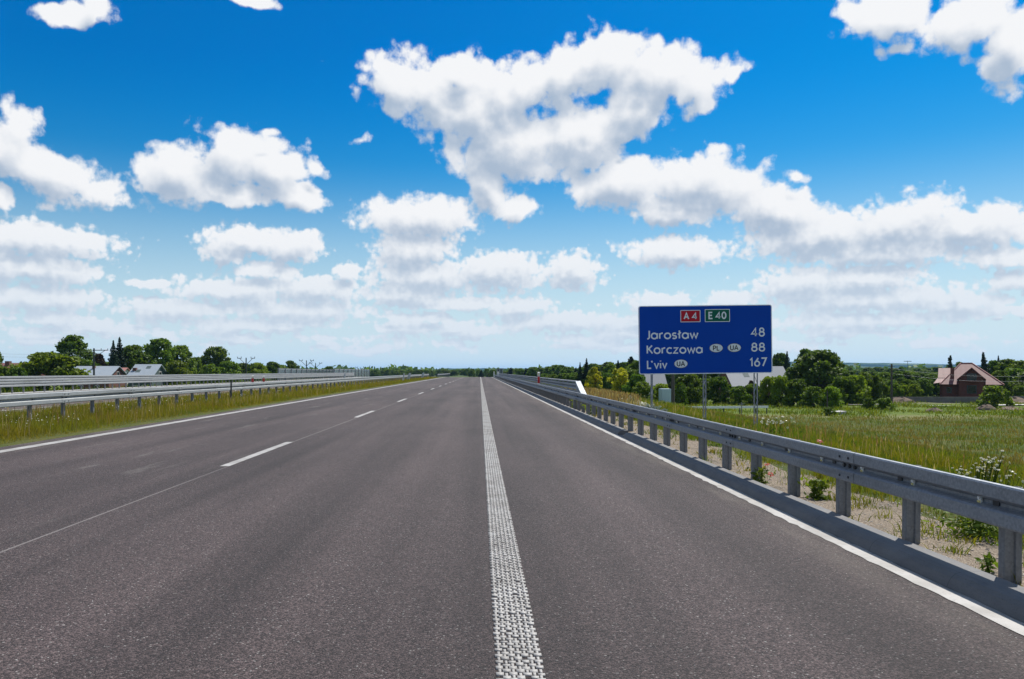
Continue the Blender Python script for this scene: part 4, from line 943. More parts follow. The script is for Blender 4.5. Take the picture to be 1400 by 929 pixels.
def crown_conifer(seed, h=10.0, w=4.0, leafsize=0.30):
    rs = np.random.RandomState(seed); P, N = [], []; z = h * 0.10
    while z < h * 0.985:
        u = (z - h * .1) / (h * .9); R0 = w / 2 * (1 - u) ** 0.85 + 0.08; nb = max(4, int(9 * (1 - u) + 4)); a0 = rs.rand() * 6
        for b in range(nb):
            a = a0 + 6.283 * b / nb + rs.randn() * 0.15; L = R0 * (0.7 + 0.5 * rs.rand()); k = max(8, int(34 * L))
            t_ = rs.rand(k) ** 0.8; x = t_ * L; wd = 0.20 * L * (1 - t_ * .6)
            lat = rs.randn(k) * wd * .6; zz = z - t_ * L * 0.30 + 0.12 * L * t_ ** 2 - np.abs(rs.randn(k)) * 0.07 * L
            P.append(np.stack([x * math.cos(a) - lat * math.sin(a), x * math.sin(a) + lat * math.cos(a), zz], -1)); N.append(np.tile((math.cos(a) * .3, math.sin(a) * .3, 0.8), (k, 1)))
        z += h * 0.036 * (1.2 - 0.5 * u)
    P.append(np.stack([rs.randn(30) * .05, rs.randn(30) * .05, h * (0.93 + .08 * rs.rand(30))], -1)); N.append(rs.randn(30, 3))
    return np.concatenate(P), np.concatenate(N), leafsize, rs
def crown_ragged(seed, h=10.0, w=4.0, leafsize=0.34):
    rs = np.random.RandomState(seed); P, N = [], []; z = h * 0.15
    while z < h * 0.99:
        u = (z - h * .15) / (h * .85); R0 = w / 2 * (1 - u) ** 0.7 * (0.55 + 0.75 * rs.rand()) + 0.15
        for b in range(rs.randint(3, 6)):
            a = rs.rand() * 6.283; L = R0 * (0.55 + 0.6 * rs.rand()); k = max(10, int(46 * L)); t_ = rs.rand(k) ** 0.7
            x = t_ * L; lat = rs.randn(k) * 0.16 * L; lift = rs.rand() * 0.7
            P.append(np.stack([x * math.cos(a) - lat * math.sin(a) + 0.25 * math.sin(u * 5), x * math.sin(a) + lat * math.cos(a), z + t_ * L * lift + rs.randn(k) * 0.12], -1)); N.append(np.tile((0, 0, 1.), (k, 1)))
        z += h * (0.028 + 0.022 * rs.rand())
    return np.concatenate(P), np.concatenate(N), leafsize, rs
def crown_pine(seed, h=10.0, w=4.0, leafsize=0.28):
    rs = np.random.RandomState(seed); P, N = [], []
    for i in range(17):
        u = 0.42 + 0.58 * rs.rand(); a = rs.rand() * 6.283; rr = w / 2 * (1.15 - u) * 1.6 * rs.rand() + 0.1; c = np.array((rr * math.cos(a), rr * math.sin(a), h * min(u, .97)))
        k = 60; d = rs.randn(k, 3); d /= np.linalg.norm(d, axis=1)[:, None]; q = rs.rand(k) ** .5 * w * (0.10 + .08 * rs.rand())
        P.append(c + d * q[:, None] * np.array([1.3, 1.3, .6])); N.append(d + (0, 0, .5))
    return np.concatenate(P), np.concatenate(N), leafsize, rs
def trunk_mesh(seed, h, w, tr, conifer=False):
    rs = np.random.RandomState(seed); m = MB(); r0 = 0.028 * h
    top = h * (0.96 if conifer else 0.7); n = 6; pts = [(rs.randn() * 0.06 * i * .4, rs.randn() * 0.06 * i * .4, top * i / n) for i in range(n + 1)]
    m.tube(pts, [r0 * (1.25 if i == 0 else 1 - 0.85 * i / n) for i in range(n + 1)], 7)
    if not conifer:
        for i in range(9):
            z0 = h * (tr + 0.05 + 0.45 * rs.rand()); a = rs.rand() * 6.283; L = w * (0.28 + 0.16 * rs.rand()); e = h * (0.14 + .12 * rs.rand())
            p = [(0, 0, z0), (L * .45 * math.cos(a), L * .45 * math.sin(a), z0 + e * .55), (L * math.cos(a + .2), L * math.sin(a + .2), z0 + e * 1.15)]
            m.tube(p, [r0 * .5, r0 * .3, r0 * .1], 5)
    return m
PROTO = {}
def proto(kind, fn, seed, h, w, leaf, tr=0.18, conifer=False, **kw):
    P, N, ls, rs = fn(seed, h=h, w=w, **kw)
    V, Q = leaf_quads(P, N, ls, rs)
    crown = npmesh('crown', V, Q, [M[leaf]]); trunk = trunk_mesh(seed, h, w, tr, conifer).build('trunk', M['bark'])
    C.objects.unlink(crown); C.objects.unlink(trunk)
    # real extents, so a tree can be given its height and spread
    lo, hi = np.percentile(V[:, 0], [0.5, 99.5]); PROTO.setdefault(kind, []).append((crown.data, trunk.data, V[:, 2].max(), hi - lo))
for s in range(4): proto('round', crown_round, 10 + s, 10, 9, 'leaf', trunk=0.10, nclump=85, leaves=90)
for s in range(3): proto('light', crown_round, 30 + s, 8, 8.5, 'leaf_light', trunk=0.06, nclump=80, leaves=90)
for s in range(2): proto('tall', crown_round, 53 + s, 13, 7.5, 'leaf', trunk=0.14, nclump=120, leaves=75, leafsize=0.40, rough=0.25)
for s in range(3): proto('bush', crown_round, 70 + s, 4, 5, 'leaf', tr=0.03, trunk=0.02, nclump=60, leaves=80, leafsize=0.26, rough=0.35)
for s in range(2): proto('bush_light', crown_round, 80 + s, 4, 5, 'leaf_light', tr=0.03, trunk=0.02, nclump=60, leaves=80, leafsize=0.26, rough=0.35)
proto('purple', crown_round, 90, 9, 6, 'leaf_purple', nclump=55, leaves=80)
for s in range(2): proto('yellow', crown_round, 95 + s, 5, 4.2, 'leaf_yellow', tr=0.05, trunk=0.04, nclump=60, leaves=80, leafsize=0.22)
for s in range(2): proto('spruce', crown_conifer, 110 + s, 12, 5.5, 'needle', conifer=True)
for s in range(2): proto('pine', crown_ragged, 120 + s, 11, 4.6, 'needle', conifer=True)
KINDNAME = {'round': 'broadleaf_tree', 'light': 'broadleaf_tree', 'tall': 'broadleaf_tree', 'bush': 'bush', 'bush_light': 'bush', 'purple': 'broadleaf_tree', 'yellow': 'flowering_bush', 'spruce': 'spruce_tree', 'pine': 'pine_tree'}
CAT = {'bush': 'bush', 'bush_light': 'bush', 'yellow': 'bush'}
trs = np.random.RandomState(77)
def tree(kind, px, ytop, wpx, Y, label, group=None, zb=None, var=None):
    lst = PROTO[kind]; cd, td, hh, ww = lst[(var if var is not None else trs.randint(len(lst))) % len(lst)]
    x = X_(px, Y); zb = float(terrain(x, Y)) - 0.1 if zb is None else zb
    sz = (Z_(ytop, Y) - zb) / hh; sx = wpx * Y / F / ww
    r = empty(KINDNAME[kind], (x, Y, zb), trs.rand() * 6.28); r.scale = (sx, sx, sz)
    tag(r, label, CAT.get(kind, 'tree'), group)
    c = bpy.data.objects.new('crown', cd); C.objects.link(c); c.parent = r
    t_ = bpy.data.objects.new('trunk', td); C.objects.link(t_); t_.parent = r
    return r
# left of the road
tree('bush', 4, 499, 26, 120, 'dark bush at the far left edge in front of the red roof')
tree('round', -14, 466, 34, 125, 'tree tip leaning in at the left picture edge', var=1)
tree('bush', 24, 500, 36, 118, 'low dark hedge bush between the edge bush and the bright round tree')
tree('light', 66, 479.5, 78, 125, 'bright green dome-shaped tree, leftmost big one behind the barrier', var=0)
tree('tall', 99, 457, 58, 165, 'tall dark loose-crowned tree left of the crossarm pole', var=0)
tree('purple', 135, 483, 24, 170, 'small reddish brown tree just right of the crossarm pole')
tree('spruce', 155, 465, 24, 172, 'left spire of the dark spruce pair above the grey roofs', var=0)
tree('spruce', 163.5, 460.5, 26, 176, 'taller right spire of the dark spruce pair', var=1)
tree('round', 182, 471, 46, 185, 'dark round tree between the spruces and the biggest round tree', var=1)
tree('round', 219, 462, 60, 190, 'biggest dark round tree behind the bright metal roof', var=2)
tree('round', 247, 471, 40, 195, 'tree joined to the right side of the biggest round tree', var=3)
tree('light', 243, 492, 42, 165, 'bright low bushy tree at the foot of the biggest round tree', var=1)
tree('bush', 268, 487, 28, 200, 'small dark tree in the dip left of the domed tree', var=1)
tree('round', 296, 473.5, 42, 205, 'domed dark tree standing alone in the middle of the left row', var=0)
tree('light', 288, 497, 30, 190, 'light bush below the domed tree', var=2)
tree('light', 313, 493, 38, 200, 'light green bush right below the domed tree', var=1)
tree('light', 352, 495, 30, 215, 'bright bush right of the twin-armed pole', var=2)
tree('round', 333, 496, 26, 225, 'dark low tree behind the twin-armed pole', var=1)
tree('round', 372, 494, 30, 225, 'round tree left of the noise wall start', var=2)
tree('round', 397, 492.5, 23, 235, 'small domed tree rising above the noise wall', var=3)
tree('round', 451, 500.5, 15, 270, 'tiny round tree above the noise wall far left of the crest', var=1)
# dense fill rows: low trees nothing tells apart
rs = np.random.RandomState(4)
for k in range(26):
    px = 120 + k * 10.5 + rs.randn() * 3; tree('round' if k % 3 else 'light', px, 497 + rs.randn() * 2.0 + max(0, (px - 330) * 0.04), 24 + 8 * rs.rand(), 212 + 22 * rs.rand(), 'low tree filling the row behind the left barrier', 'low trees filling the left row')
for k in range(34):
    px = 470 + k * 5.3 + rs.randn() * 2; tree('round', px, 506.2 - 1.4 * rs.rand() - (1.2 if k > 30 else 0), 9 + 8 * rs.rand(), 520 + 200 * rs.rand(), 'tiny distant tree on the horizon left of the crest', 'distant trees left of the crest')
# right of the crest: row rising towards the sign
for k in range(44):
    px = 648 + k * 5.2 + rs.randn() * 2; u = min(1, max(0, (px - 660) / 200)); Y = 430 - 270 * u + rs.randn() * 12
    kind = ('round', 'round', 'spruce', 'round', 'pine')[k % 5]
    tree(kind, px, 506.5 - 12.5 * u ** 1.1 + rs.randn() * 1.3, (10 + 22 * u) * (0.8 if kind == 'spruce' else 1), Y, {'round': 'round-crowned tree', 'spruce': 'small pointed spruce', 'pine': 'thin ragged pine'}[kind] + (' in the distant half of the dark row right of the crest' if u < 0.5 else ' in the nearer half of the dark row left of the sign'), 'dark row between the crest and the sign')
for k in range(26):
    px = 742 + k * 5.6 + rs.randn() * 2; u = (px - 740) / 145; tree('bush' if k % 2 else 'round', px, 511 - 4 * u + rs.randn() * 1.5, 17 + 10 * u, 170 - 45 * u, 'dark bush at the foot of the row between crest and sign', 'dark bushes below the row before the sign')
tree('spruce', 793, 495, 12, 150, 'shorter of two dark spires left of the yellow bushes', var=0)
tree('spruce', 802, 489.5, 16, 150, 'taller of two dark spires left of the yellow bushes', var=1)
tree('yellow', 813, 501.5, 24, 112, 'left yellow-flowering bush before the dark tree row', var=0)
tree('yellow', 848, 502.5, 30, 108, 'right yellow-flowering bush, nearer the sign', var=1)
tree('spruce', 845, 492, 18, 140, 'dark pointed tree above the right yellow bush', var=1)
tree('pine', 862, 487, 26, 138, 'tall ragged dark pine left against the sign edge', var=0)
tree('round', 872, 492, 34, 135, 'dark tree right behind the left edge of the sign', var=1)
tree('bush', 870, 511, 34, 105, 'dark bush under the lower left corner of the sign')
tree('bush', 878, 521, 34, 98, 'dark bush left of the first sign post', var=2)
for (px, yt, w, Y, lab) in ((903, 524, 30, 112, 'bush in front of the small steep grey roof'), (942, 510, 44, 106, 'large dark bush between left and middle sign posts'), (962, 516, 34, 108, 'dark bush right behind the middle sign post'),
      (985, 514, 36, 107, 'round bush right of the middle sign post'), (930, 522, 26, 102, 'low bush right of the dark wooden pole'), (1010, 527, 28, 104, 'low bush under the pale roof'), (1030, 524, 30, 106, 'bush before the pale roof left of the right sign post')):
    tree('bush' if px != 903 else 'bush_light', px, yt, w, Y, lab)
tree('purple', 1027, 520, 12, 108, 'small reddish shrub under the pale roof')
for k in range(10):
    px = 884 + k * 17 + rs.randn() * 2; tree('round', px, 500 + rs.randn() * 3, 30, 150 + 14 * rs.rand(), 'tree hidden behind the sign with only its foot showing', 'trees behind the sign')
# right of the sign
tree('round', 1066, 482, 26, 165, 'grey-green tree top just right of the sign edge', var=1)
tree('spruce', 1076, 480, 20, 160, 'dark pointed tree between the sign edge and the big tree', var=0)
tree('round', 1101, 476, 34, 150, 'paler tree top behind the left shoulder of the big tree', var=2)
tree('round', 1120, 478, 78, 118, 'biggest tree right of the sign, dark with bright green top', var=0)
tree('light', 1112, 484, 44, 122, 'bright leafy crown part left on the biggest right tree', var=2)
tree('pine', 1141, 481, 18, 120, 'thin ragged pine at the right shoulder of the biggest tree', var=1)
for (px, yt, w, Y, kd, lab) in ((1052, 514, 32, 104, 'bush_light', 'leafy bush under the lower right sign corner'), (1068, 513, 34, 102, 'bush_light', 'bright bush below the white gable'), (1090, 517, 38, 101, 'bush', 'dark bush left below the biggest tree'),
      (1112, 527, 34, 97, 'bush', 'dark low bush under the biggest tree'), (1136, 528, 30, 96, 'bush_light', 'grey-green bush under the right side of the biggest tree'), (1152, 513, 40, 105, 'bush', 'dark bush right of the biggest tree'),
      (1172, 512, 40, 106, 'bush_light', 'bushy green tree left of the wooden meadow pole'), (1195, 512, 40, 107, 'bush', 'dark bush reaching the wooden meadow pole'), (1187, 543, 18, 92, 'bush', 'low dark shrub at the meadow edge left of the pole'),
      (1209, 544, 24, 94, 'bush_light', 'low bright shrub mound beside the wooden pole')):
    tree(kd, px, yt, w, Y, lab)
for k in range(34):
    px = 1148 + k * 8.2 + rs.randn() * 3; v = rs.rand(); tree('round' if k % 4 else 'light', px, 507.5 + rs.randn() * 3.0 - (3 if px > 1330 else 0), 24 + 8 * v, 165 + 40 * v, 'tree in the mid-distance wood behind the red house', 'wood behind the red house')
for k in range(24):
    px = 1150 + k * 11 + rs.randn() * 3; v = rs.rand(); tree('round', px, 502.5 + rs.randn() * 1.4, 14 + 8 * v, 330 + 120 * v, 'small far tree below the blue hills', 'far trees below the hills')
for k in range(12):
    px = 1205 + k * 7.5 + rs.randn() * 2; tree('light' if k % 2 else 'round', px, 519 + rs.randn() * 2, 22, 138 + 8 * rs.rand(), 'low tree in the garden left of the red house', 'garden trees left of the red house')
for (px, yt, lab) in ((1224, 524, 'left clipped light green garden shrub beyond the meadow pole'), (1237, 526, 'middle light green garden shrub beyond the meadow pole'), (1250, 525, 'right light green garden shrub, largest of three')):
    tree('bush_light', px, yt, 18, 122, lab)
tree('pine', 1299, 485.5, 15, 150, 'thin pine tip above the left end of the red roof', var=0)
tree('pine', 1345, 481, 18, 146, 'tallest ragged pine behind the right slope of the red roof', var=1)
tree('spruce', 1365, 486, 16, 150, 'pointed dark tree right of the tallest ragged pine', var=0)
tree('round', 1312, 494, 16, 155, 'small tree top left of the red roof ridge')
for k, (px, yt, w) in enumerate(((1358, 492, 30), (1377, 490, 32), (1395, 492, 34), (1412, 491, 34), (1388, 503, 40), (1366, 506, 30), (1405, 508, 36))):
    tree('round', px, yt, w, 148 - 3 * k, 'dark tree in the clump right of the red house', 'clump right of the red house')
tree('bush_light', 1396, 527, 22, 122, 'yellow-green shrub at the right picture edge')
tree('bush', 1360, 525.5, 40, 93, 'dense round dark bush standing before the red house', var=0)
tree('bush', 1132.5, 556.5, 17, 80, 'small dark round bush in the meadow beside the culvert', var=1)

# far-off woods that read as one mass
rs = np.random.RandomState(21); P = []; N = []
for k in range(900):
    a = R(-62 + 124 * rs.rand()); d = 650 + 1900 * rs.rand() ** 1.3; x, y = d * math.sin(a), d * math.cos(a)
    if abs(x) < 40 and y < 900: continue
    n = 34; q = rs.randn(n, 3); q /= np.linalg.norm(q, axis=1)[:, None]; s = 5.5 + 3.5 * rs.rand()
    P.append(np.array((x, y, -3.3 + s * .62)) + q * (rs.rand(n, 1) ** .4) * np.array((s * 1.3, s * 1.3, s * .62))); N.append(q)
V, Q = leaf_quads(np.concatenate(P), np.concatenate(N), 3.4, rs); o = npmesh('far_woods', V, Q, [M['leaf']]); o['kind'] = 'stuff'

# ------------------------------------------------------------------ grass
def blades(n, xs, ys, hmin, hmax, width, rs, lean=0.35, zoff=0.0, z=None):
    h = hmin + (hmax - hmin) * rs.rand(n) ** 1.3; a = rs.rand(n) * 6.283; wd = width * (0.6 + 0.8 * rs.rand(n))
    z0 = (terrain(xs, ys) if z is None else z) + zoff - 0.02; lx = rs.randn(n) * lean * h; ly = rs.randn(n) * lean * h
    ca, sa = np.cos(a) * wd / 2, np.sin(a) * wd / 2
    p0 = np.stack([xs - ca, ys - sa, z0], -1); p1 = np.stack([xs + ca, ys + sa, z0], -1)
    p2 = np.stack([xs + ca * .7 + lx * .35, ys + sa * .7 + ly * .35, z0 + h * .6], -1); p3 = np.stack([xs - ca * .7 + lx * .35, ys - sa * .7 + ly * .35, z0 + h * .6], -1)
    p4 = np.stack([xs + lx, ys + ly, z0 + h], -1)
    V = np.stack([p0, p1, p2, p3, p4, p4 + 1e-4], 1).reshape(-1, 3); b = 6 * np.arange(n)[:, None]
    return V, np.concatenate([b + np.array([[0, 1, 2, 3]]), b + np.array([[3, 2, 4, 5]])])
def patchy(xs, ys, s, rs, thr):                     # keep blades in uneven patches
    f = np.sin(xs * s + 1.1 * np.sin(ys * s * .7)) + np.sin(ys * s * 1.3 + 1.7 * np.sin(xs * s * .9 + 2)) + rs.randn(len(xs)) * 0.6
    return f > thr
def seedheads(n, xs, ys, h, rs, sz=0.035):
    z0 = terrain(xs, ys); hh = h * (0.75 + 0.5 * rs.rand(n)); lx, ly = rs.randn(n) * .12 * hh, rs.randn(n) * .12 * hh
    w = 0.0022 + 0.00012 * np.maximum(ys, 8); a = rs.rand(n) * 6.283; ca, sa = np.cos(a) * w, np.sin(a) * w
    st = np.stack([np.stack([xs - ca, ys - sa, z0], -1), np.stack([xs + ca, ys + sa, z0], -1), np.stack([xs + lx + ca, ys + ly + sa, z0 + hh], -1), np.stack([xs + lx - ca, ys + ly - sa, z0 + hh], -1)], 1)
    t_ = np.stack([xs + lx, ys + ly, z0 + hh], -1); s = sz * (0.6 + .8 * rs.rand(n)); u = np.stack([np.cos(a) * s * .25, np.sin(a) * s * .25, 0 * s], -1)
    hd = np.stack([t_ - u, t_ + np.stack([0 * s, 0 * s, -s], -1) , t_ + u, t_ + np.stack([lx * .1, ly * .1, s * 1.6], -1)], 1)
    V = np.concatenate([st.reshape(-1, 3), hd.reshape(-1, 3)]); return V, np.arange(8 * n).reshape(2 * n, 4)
def spread(n, x0, x1, y0, y1, rs, p=2.0):            # denser near the camera
    u = rs.rand(n); k = 1 - p; y = (y0 ** k + u * (y1 ** k - y0 ** k)) ** (1 / k) if p != 1 else y0 * (y1 / y0) ** u
    return x0 + (x1 - x0) * rs.rand(n), y
rs = np.random.RandomState(31)
def field_of(name, parts, kind='stuff'):
    o = npmesh(name, np.concatenate([V for V, Q, m_ in parts]), np.concatenate([Q + sum(len(parts[j][0]) for j in range(i)) for i, (V, Q, m_) in enumerate(parts)]), [M[m_] for m_ in dict.fromkeys(p[2] for p in parts)],
        mi=np.concatenate([np.full(len(Q), list(dict.fromkeys(p[2] for p in parts)).index(m_)) for V, Q, m_ in parts]))
    o['kind'] = kind; return o
parts = []
for (y0, y1, n, w_, hs) in ((8, 26, 95000, 0.0075, 0.27), (26, 60, 55000, 0.014, 0.27), (60, 172, 26000, 0.040, 0.27)):
    x, y = spread(n, -14.6, -9.02, y0, y1, rs, 1.6); e = np.clip((-9.0 - x) / 0.55, 0.35, 1); V, Q = blades(n, x, y, 0.10 * 1, hs, w_, rs, 0.30)
    V = V.reshape(n, 6, 3); zb = V[:, :1, 2].copy(); V[:, :, 2] = zb + (V[:, :, 2] - zb) * e[:, None]; parts.append((V.reshape(-1, 3), Q, 'grass'))
    n2 = n // 3; x, y = spread(n2, -14.6, -9.1, y0, y1, rs, 1.6); k = patchy(x, y, 0.8, rs, 0.3); x, y = x[k], y[k]; V, Q = blades(len(x), x, y, 0.12, hs * 1.0, w_ * 1.2, rs, 0.35); parts.append((V, Q, 'grass_green'))
    n3 = n // 90; x, y = spread(n3, -14.4, -9.15, y0, y1, rs, 1.5); V, Q = seedheads(n3, x, y, 0.36, rs, 0.02 + w_ * .6); parts.append((V, Q, 'grass_dry'))
field_of('median_grass', parts)
parts = []
n = 1500; x, y = spread(n, -13.5, -9.3, 9, 90, rs, 1.5); k = patchy(x, y, .9, rs, 0.2); x, y = x[k], y[k]; n = len(x)
P = np.stack([x, y, terrain(x, y) + 0.18 + .16 * rs.rand(n)], -1); V, Q = leaf_quads(P, np.tile((0, -.3, 1.), (n, 1)), 0.014 + y * 0.0005, rs, 0.3, 1.0); parts.append((V, Q, 'petal_white'))
field_of('tiny_white_flowers', parts)
# the verge beyond the gravel on the right, knee-high and drying
parts = []
for (y0, y1, n, w_) in ((3.0, 14, 60000, 0.006), (14, 40, 60000, 0.012), (40, 170, 25000, 0.04)):
    x, y = spread(n, 4.15, 11.5, y0, y1, rs, 1.3); k = (x > 4.35 + 0.28 * np.sin(y * 1.9) + 0.2 * np.sin(y * 4.7 + 1) + rs.randn(n) * .10); x, y = x[k], y[k]; n_ = len(x)
    hs = 0.22 if y1 < 15 else 0.25
    V, Q = blades(n_, x, y, 0.08, hs, w_, rs, 0.32); parts.append((V, Q, 'grass_green'))
    k = patchy(x, y, .7, rs, 0.4); V, Q = blades(k.sum(), x[k] + .05, y[k], 0.12, hs * 1.25, w_, rs, 0.3); parts.append((V, Q, 'grass'))
    m_ = n // 70; x2, y2 = spread(m_, 4.5, 11.5, y0, y1, rs, 1.3); k = patchy(x2, y2, .5, rs, 0.0); V, Q = seedheads(k.sum(), x2[k], y2[k], hs * 1.45, rs, 0.03 + w_ * .6); parts.append((V, Q, 'grass_dry'))
field_of('verge_grass', parts)
# brown and pale growth past the parapet end
parts = []; n = 5000; x, y = 4.2 + rs.rand(n) * 2.6, 22 + rs.rand(n) * 20; k_ = x / y < 0.205; x, y = x[k_], y[k_]; n = len(x); V, Q = seedheads(n, x, y, 0.5, rs, 0.04); parts.append((V, Q, 'grass_dry'))
V, Q = blades(n, x, y, .15, .48, .02, rs, .25); parts.append((V, Q, 'grass'))
field_of('tall_dry_grass', parts)
# sparse tufts and low weeds on the gravel
parts = []; n = 260; cx, cy = spread(n, 3.34, 4.5, 3.2, 30, rs, 1.3); cx = 3.34 + (cx - 3.34) ** 0.7
for i in range(n):
    m_ = rs.randint(8, 34); s = (0.03 + 0.05 * rs.rand()) ; x = cx[i] + rs.randn(m_) * s; y = cy[i] + rs.randn(m_) * s
    V, Q = blades(m_, x, y, 0.02, 0.05 + 0.13 * rs.rand(), 0.006 + cy[i] * .0004, rs, .5, z=np.full(m_, float(terrain(cx[i], cy[i]))) + .02); parts.append((V, Q, 'grass' if rs.rand() < .5 else 'grass_green'))
field_of('gravel_weeds', parts)
# crop standing in the field
parts = []
for (y0, y1, n, w_, x1) in ((4, 32, 120000, 0.016, 60), (32, 78, 100000, 0.042, 95)):
    x, y = spread(n, 10.5, x1, y0, y1, rs, 1.1); k = (x / y < 2.2) & (x > 16 + 1.5 * np.sin(y * .3)); x, y = x[k], y[k]
    V, Q = blades(len(x), x, y, 0.15, 0.34, w_, rs, .25); parts.append((V, Q, 'crop_blades'))
    k = patchy(x, y, .16, rs, 0.8); V, Q = seedheads(k.sum(), x[k], y[k], .55, rs, .04 + w_); parts.append((V, Q, 'grass_dry')) if False else None
field_of('crop', parts)
parts = []
n = 55000; x, y = spread(n, 8, 140, 78, 124, rs, 1.1); k = (x / y < 1.3) & ((x > 14) | (y < 110)); x, y = x[k], y[k]; k = patchy(x, y, .35, rs, -0.4); x, y = x[k], y[k]
V, Q = blades(len(x), x, y, 0.12, 0.5, .09, rs, .4); parts.append((V, Q, 'grass_green'))
n = 45000; x, y = spread(n, 9, 18, 3, 110, rs, 1.2); V, Q = blades(n, x, y, 0.10, 0.30, .030, rs, .3); parts.append((V, Q, 'grass_green'))
n = 20000; x, y = spread(n, -60, -29.5, 40, 140, rs, 1.1); V, Q = blades(n, x, y, 0.15, 0.5, .06, rs, .3); parts.append((V, Q, 'grass_green'))
field_of('meadow_grass', parts)

# ------------------------------------------------------------------ flowers and weeds one can count
def flower_clump(name, px, py, Y, n, spread_px, hgt, head, petal, label, cat='flower', group=None, slope=0.0, leafy=True):
    """stems rising to flower heads around the pixel at that distance"""
    rs = np.random.RandomState(int(px * 7 + py)); xc, zc = X_(px, Y), Z_(py, Y); g0 = float(terrain(xc, Y)); s = spread_px * Y / F
    root = tag(empty(name, (xc, Y, g0)), label, cat, group); m = MB(); P = []
    for i in range(n):
        u = rs.rand() * 2 - 1; hx_, hy = u * s, rs.randn() * 0.10; hz_ = zc - g0 + slope * u * s + rs.randn() * hgt * 0.10
        m.tube([(hx_ * .35, hy * .4, 0), (hx_ * .7, hy * .8, hz_ * .6), (hx_, hy, hz_)], 0.0022 + Y * 0.00012, 4)
        nd = np.array((rs.randn() * .5 - .2, -0.6 + rs.randn() * .4, 0.9)); nd /= np.linalg.norm(nd); P.append((np.array((hx_, hy, hz_)), nd))
    m.build('stems', M['weed_leaf'], root, recalc=False)
    V, Fq, mi = [], [], []; 
    for c, nd in P:
        u = np.cross(nd, (0, 0, 1.)); u /= np.linalg.norm(u); w = np.cross(nd, u); k = 9 if petal == 'petal_white' else 5; hd = head * (.75 + .5 * rs.rand())
        for j in range(k):
            a = 6.283 * j / k; d = math.cos(a) * u + math.sin(a) * w; e = -math.sin(a) * u + math.cos(a) * w; pw = hd * (.26 if k == 9 else .55)
            b = len(V); V += [c + d * hd * .15, c + d * hd * .6 + e * pw * .6 - nd * hd * .05, c + d * hd - nd * hd * .12, c + d * hd * .6 - e * pw * .6 - nd * hd * .05]; Fq.append((b, b + 1, b + 2, b + 3)); mi.append(0)
        b = len(V); V += [c + nd * .004 + hd * .22 * (math.cos(1.57 * j) * u + math.sin(1.57 * j) * w) for j in range(4)]; Fq.append((b, b + 1, b + 2, b + 3)); mi.append(1)
    npmesh('flower_heads', np.array(V), np.array(Fq), [M[petal], M['reflector_yellow'] if petal == 'petal_white' else M['sign_black']], root, mi=np.array(mi))
    if leafy:
        q = 60; Pl = np.stack([rs.randn(q) * s * .35, rs.randn(q) * .08, rs.rand(q) * (zc - g0) * .6], -1); V, Q = leaf_quads(Pl, rs.randn(q, 3) + (0, 0, 1), 0.035 + .0006 * Y, rs, .6, 2.5); npmesh('leaves', V, Q, [M['weed_leaf']], root)
    return root
flower_clump('daisy_clump', 1334, 641, 7.2, 70, 38, .3, 0.015, 'petal_white', 'spray of white daisies rising above the right guardrail near the picture edge', slope=0.42, leafy=False)
flower_clump('daisy_clump', 1366, 649, 7.4, 22, 18, .5, 0.015, 'petal_white', 'smaller group of white daisies right of the big spray', slope=-0.1)
flower_clump('daisy_clump', 1062, 578, 19, 26, 24, .5, 0.035, 'petal_white', 'white flowers in the grass right of the last sign post')
for (px, py, Y, n, sp_, lab) in ((852, 549, 28, 90, 18, 'leftmost white umbel patch beyond the rail, in front of the yellow bush'), (876, 553, 26, 90, 17, 'dense white flower patch beneath the left edge of the sign'), (897, 559, 24, 50, 15, 'white flower patch right at the first sign post'), (826, 545, 31, 40, 12, 'thin pale flower patch just past the parapet end')):
    flower_clump('white_flower_patch', px, py, Y, int(n * 1.6), sp_, .5, 0.05, 'petal_white', lab, slope=-0.3 if px > 860 else 0.1)
flower_clump('poppy', 1126, 606, 13.5, 2, 3, .5, 0.05, 'petal_red', 'red poppy standing above the rail in the grass', cat='poppy', leafy=False)
flower_clump('poppy', 1049.5, 643, 9.7, 2, 2, .3, 0.042, 'petal_red', 'red poppy low between two guardrail posts', cat='poppy', leafy=False)
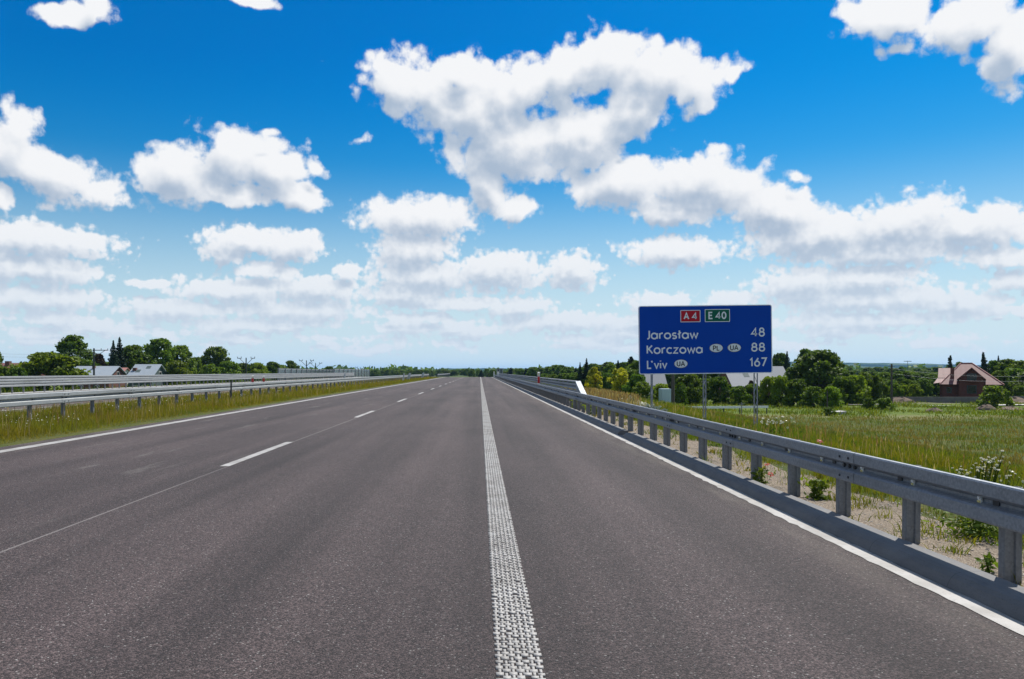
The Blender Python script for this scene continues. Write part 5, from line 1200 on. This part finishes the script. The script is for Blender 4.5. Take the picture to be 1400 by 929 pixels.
def weed(px, py, Y, h, w, n, label):
    n = int(n * 2.2); rs = np.random.RandomState(int(px)); x = X_(px, Y); z = float(terrain(x, Y)); root = tag(empty('leafy_weed', (x, Y, z)), label, 'weed', 'leafy weeds behind the kerb')
    m = MB()
    for i in range(5): a = rs.rand() * 6.28; m.tube([(0, 0, 0), (w * .2 * math.cos(a), w * .2 * math.sin(a), h * .6), (w * .4 * math.cos(a), w * .4 * math.sin(a), h)], 0.004, 4)
    m.build('stems', M['weed_leaf'], root, recalc=False)
    P = np.stack([rs.randn(n) * w * .3, rs.randn(n) * w * .3, (0.05 + .95 * rs.rand(n) ** 1.5) * h], -1); V, Q = leaf_quads(P, rs.randn(n, 3) * .5 + (0, -.3, 1), .016 + .0016 * Y, rs, .6, 2.4); npmesh('leaves', V, Q, [M['weed_leaf']], root)
weed(1039, 662, 9.3, 0.20, .16, 60, 'bright leafy weed at the foot of a guardrail post below the poppy')
weed(1335, 745, 6.4, 0.34, .40, 240, 'large dark leafy weed behind the rail near the right edge')
weed(1352, 790, 5.2, 0.12, .08, 30, 'small weed on the gravel left of the nearest post')
weed(1118, 690, 8.2, 0.22, .2, 90, 'leafy weed at the gravel edge between the middle posts')
weed(794, 562, 27.8, 0.35, .5, 120, 'yellow-green weed tuft growing at the rail foot near the parapet end')
weed(812, 570, 24.6, 0.30, .4, 100, 'low weed tuft between closely spaced posts')

# ------------------------------------------------------------------ air
hz_m = bpy.data.materials.new('air'); hz_m.use_nodes = True; hz_m.node_tree.nodes.clear(); t = NT(hz_m.node_tree)
pv = t.new('ShaderNodeVolumePrincipled'); pv.inputs['Color'].default_value = (0.30, 0.60, 1.0, 1); pv.inputs['Density'].default_value = 0.00006; pv.inputs['Anisotropy'].default_value = 0.2
o_ = t.new('ShaderNodeOutputMaterial'); t.l.new(pv.outputs[0], o_.inputs['Volume'])
if HAZE:
    ho = MB().box(-9200, 9200, -400, 12200, -6.5, 75).build('haze', hz_m); ho['kind'] = 'stuff'
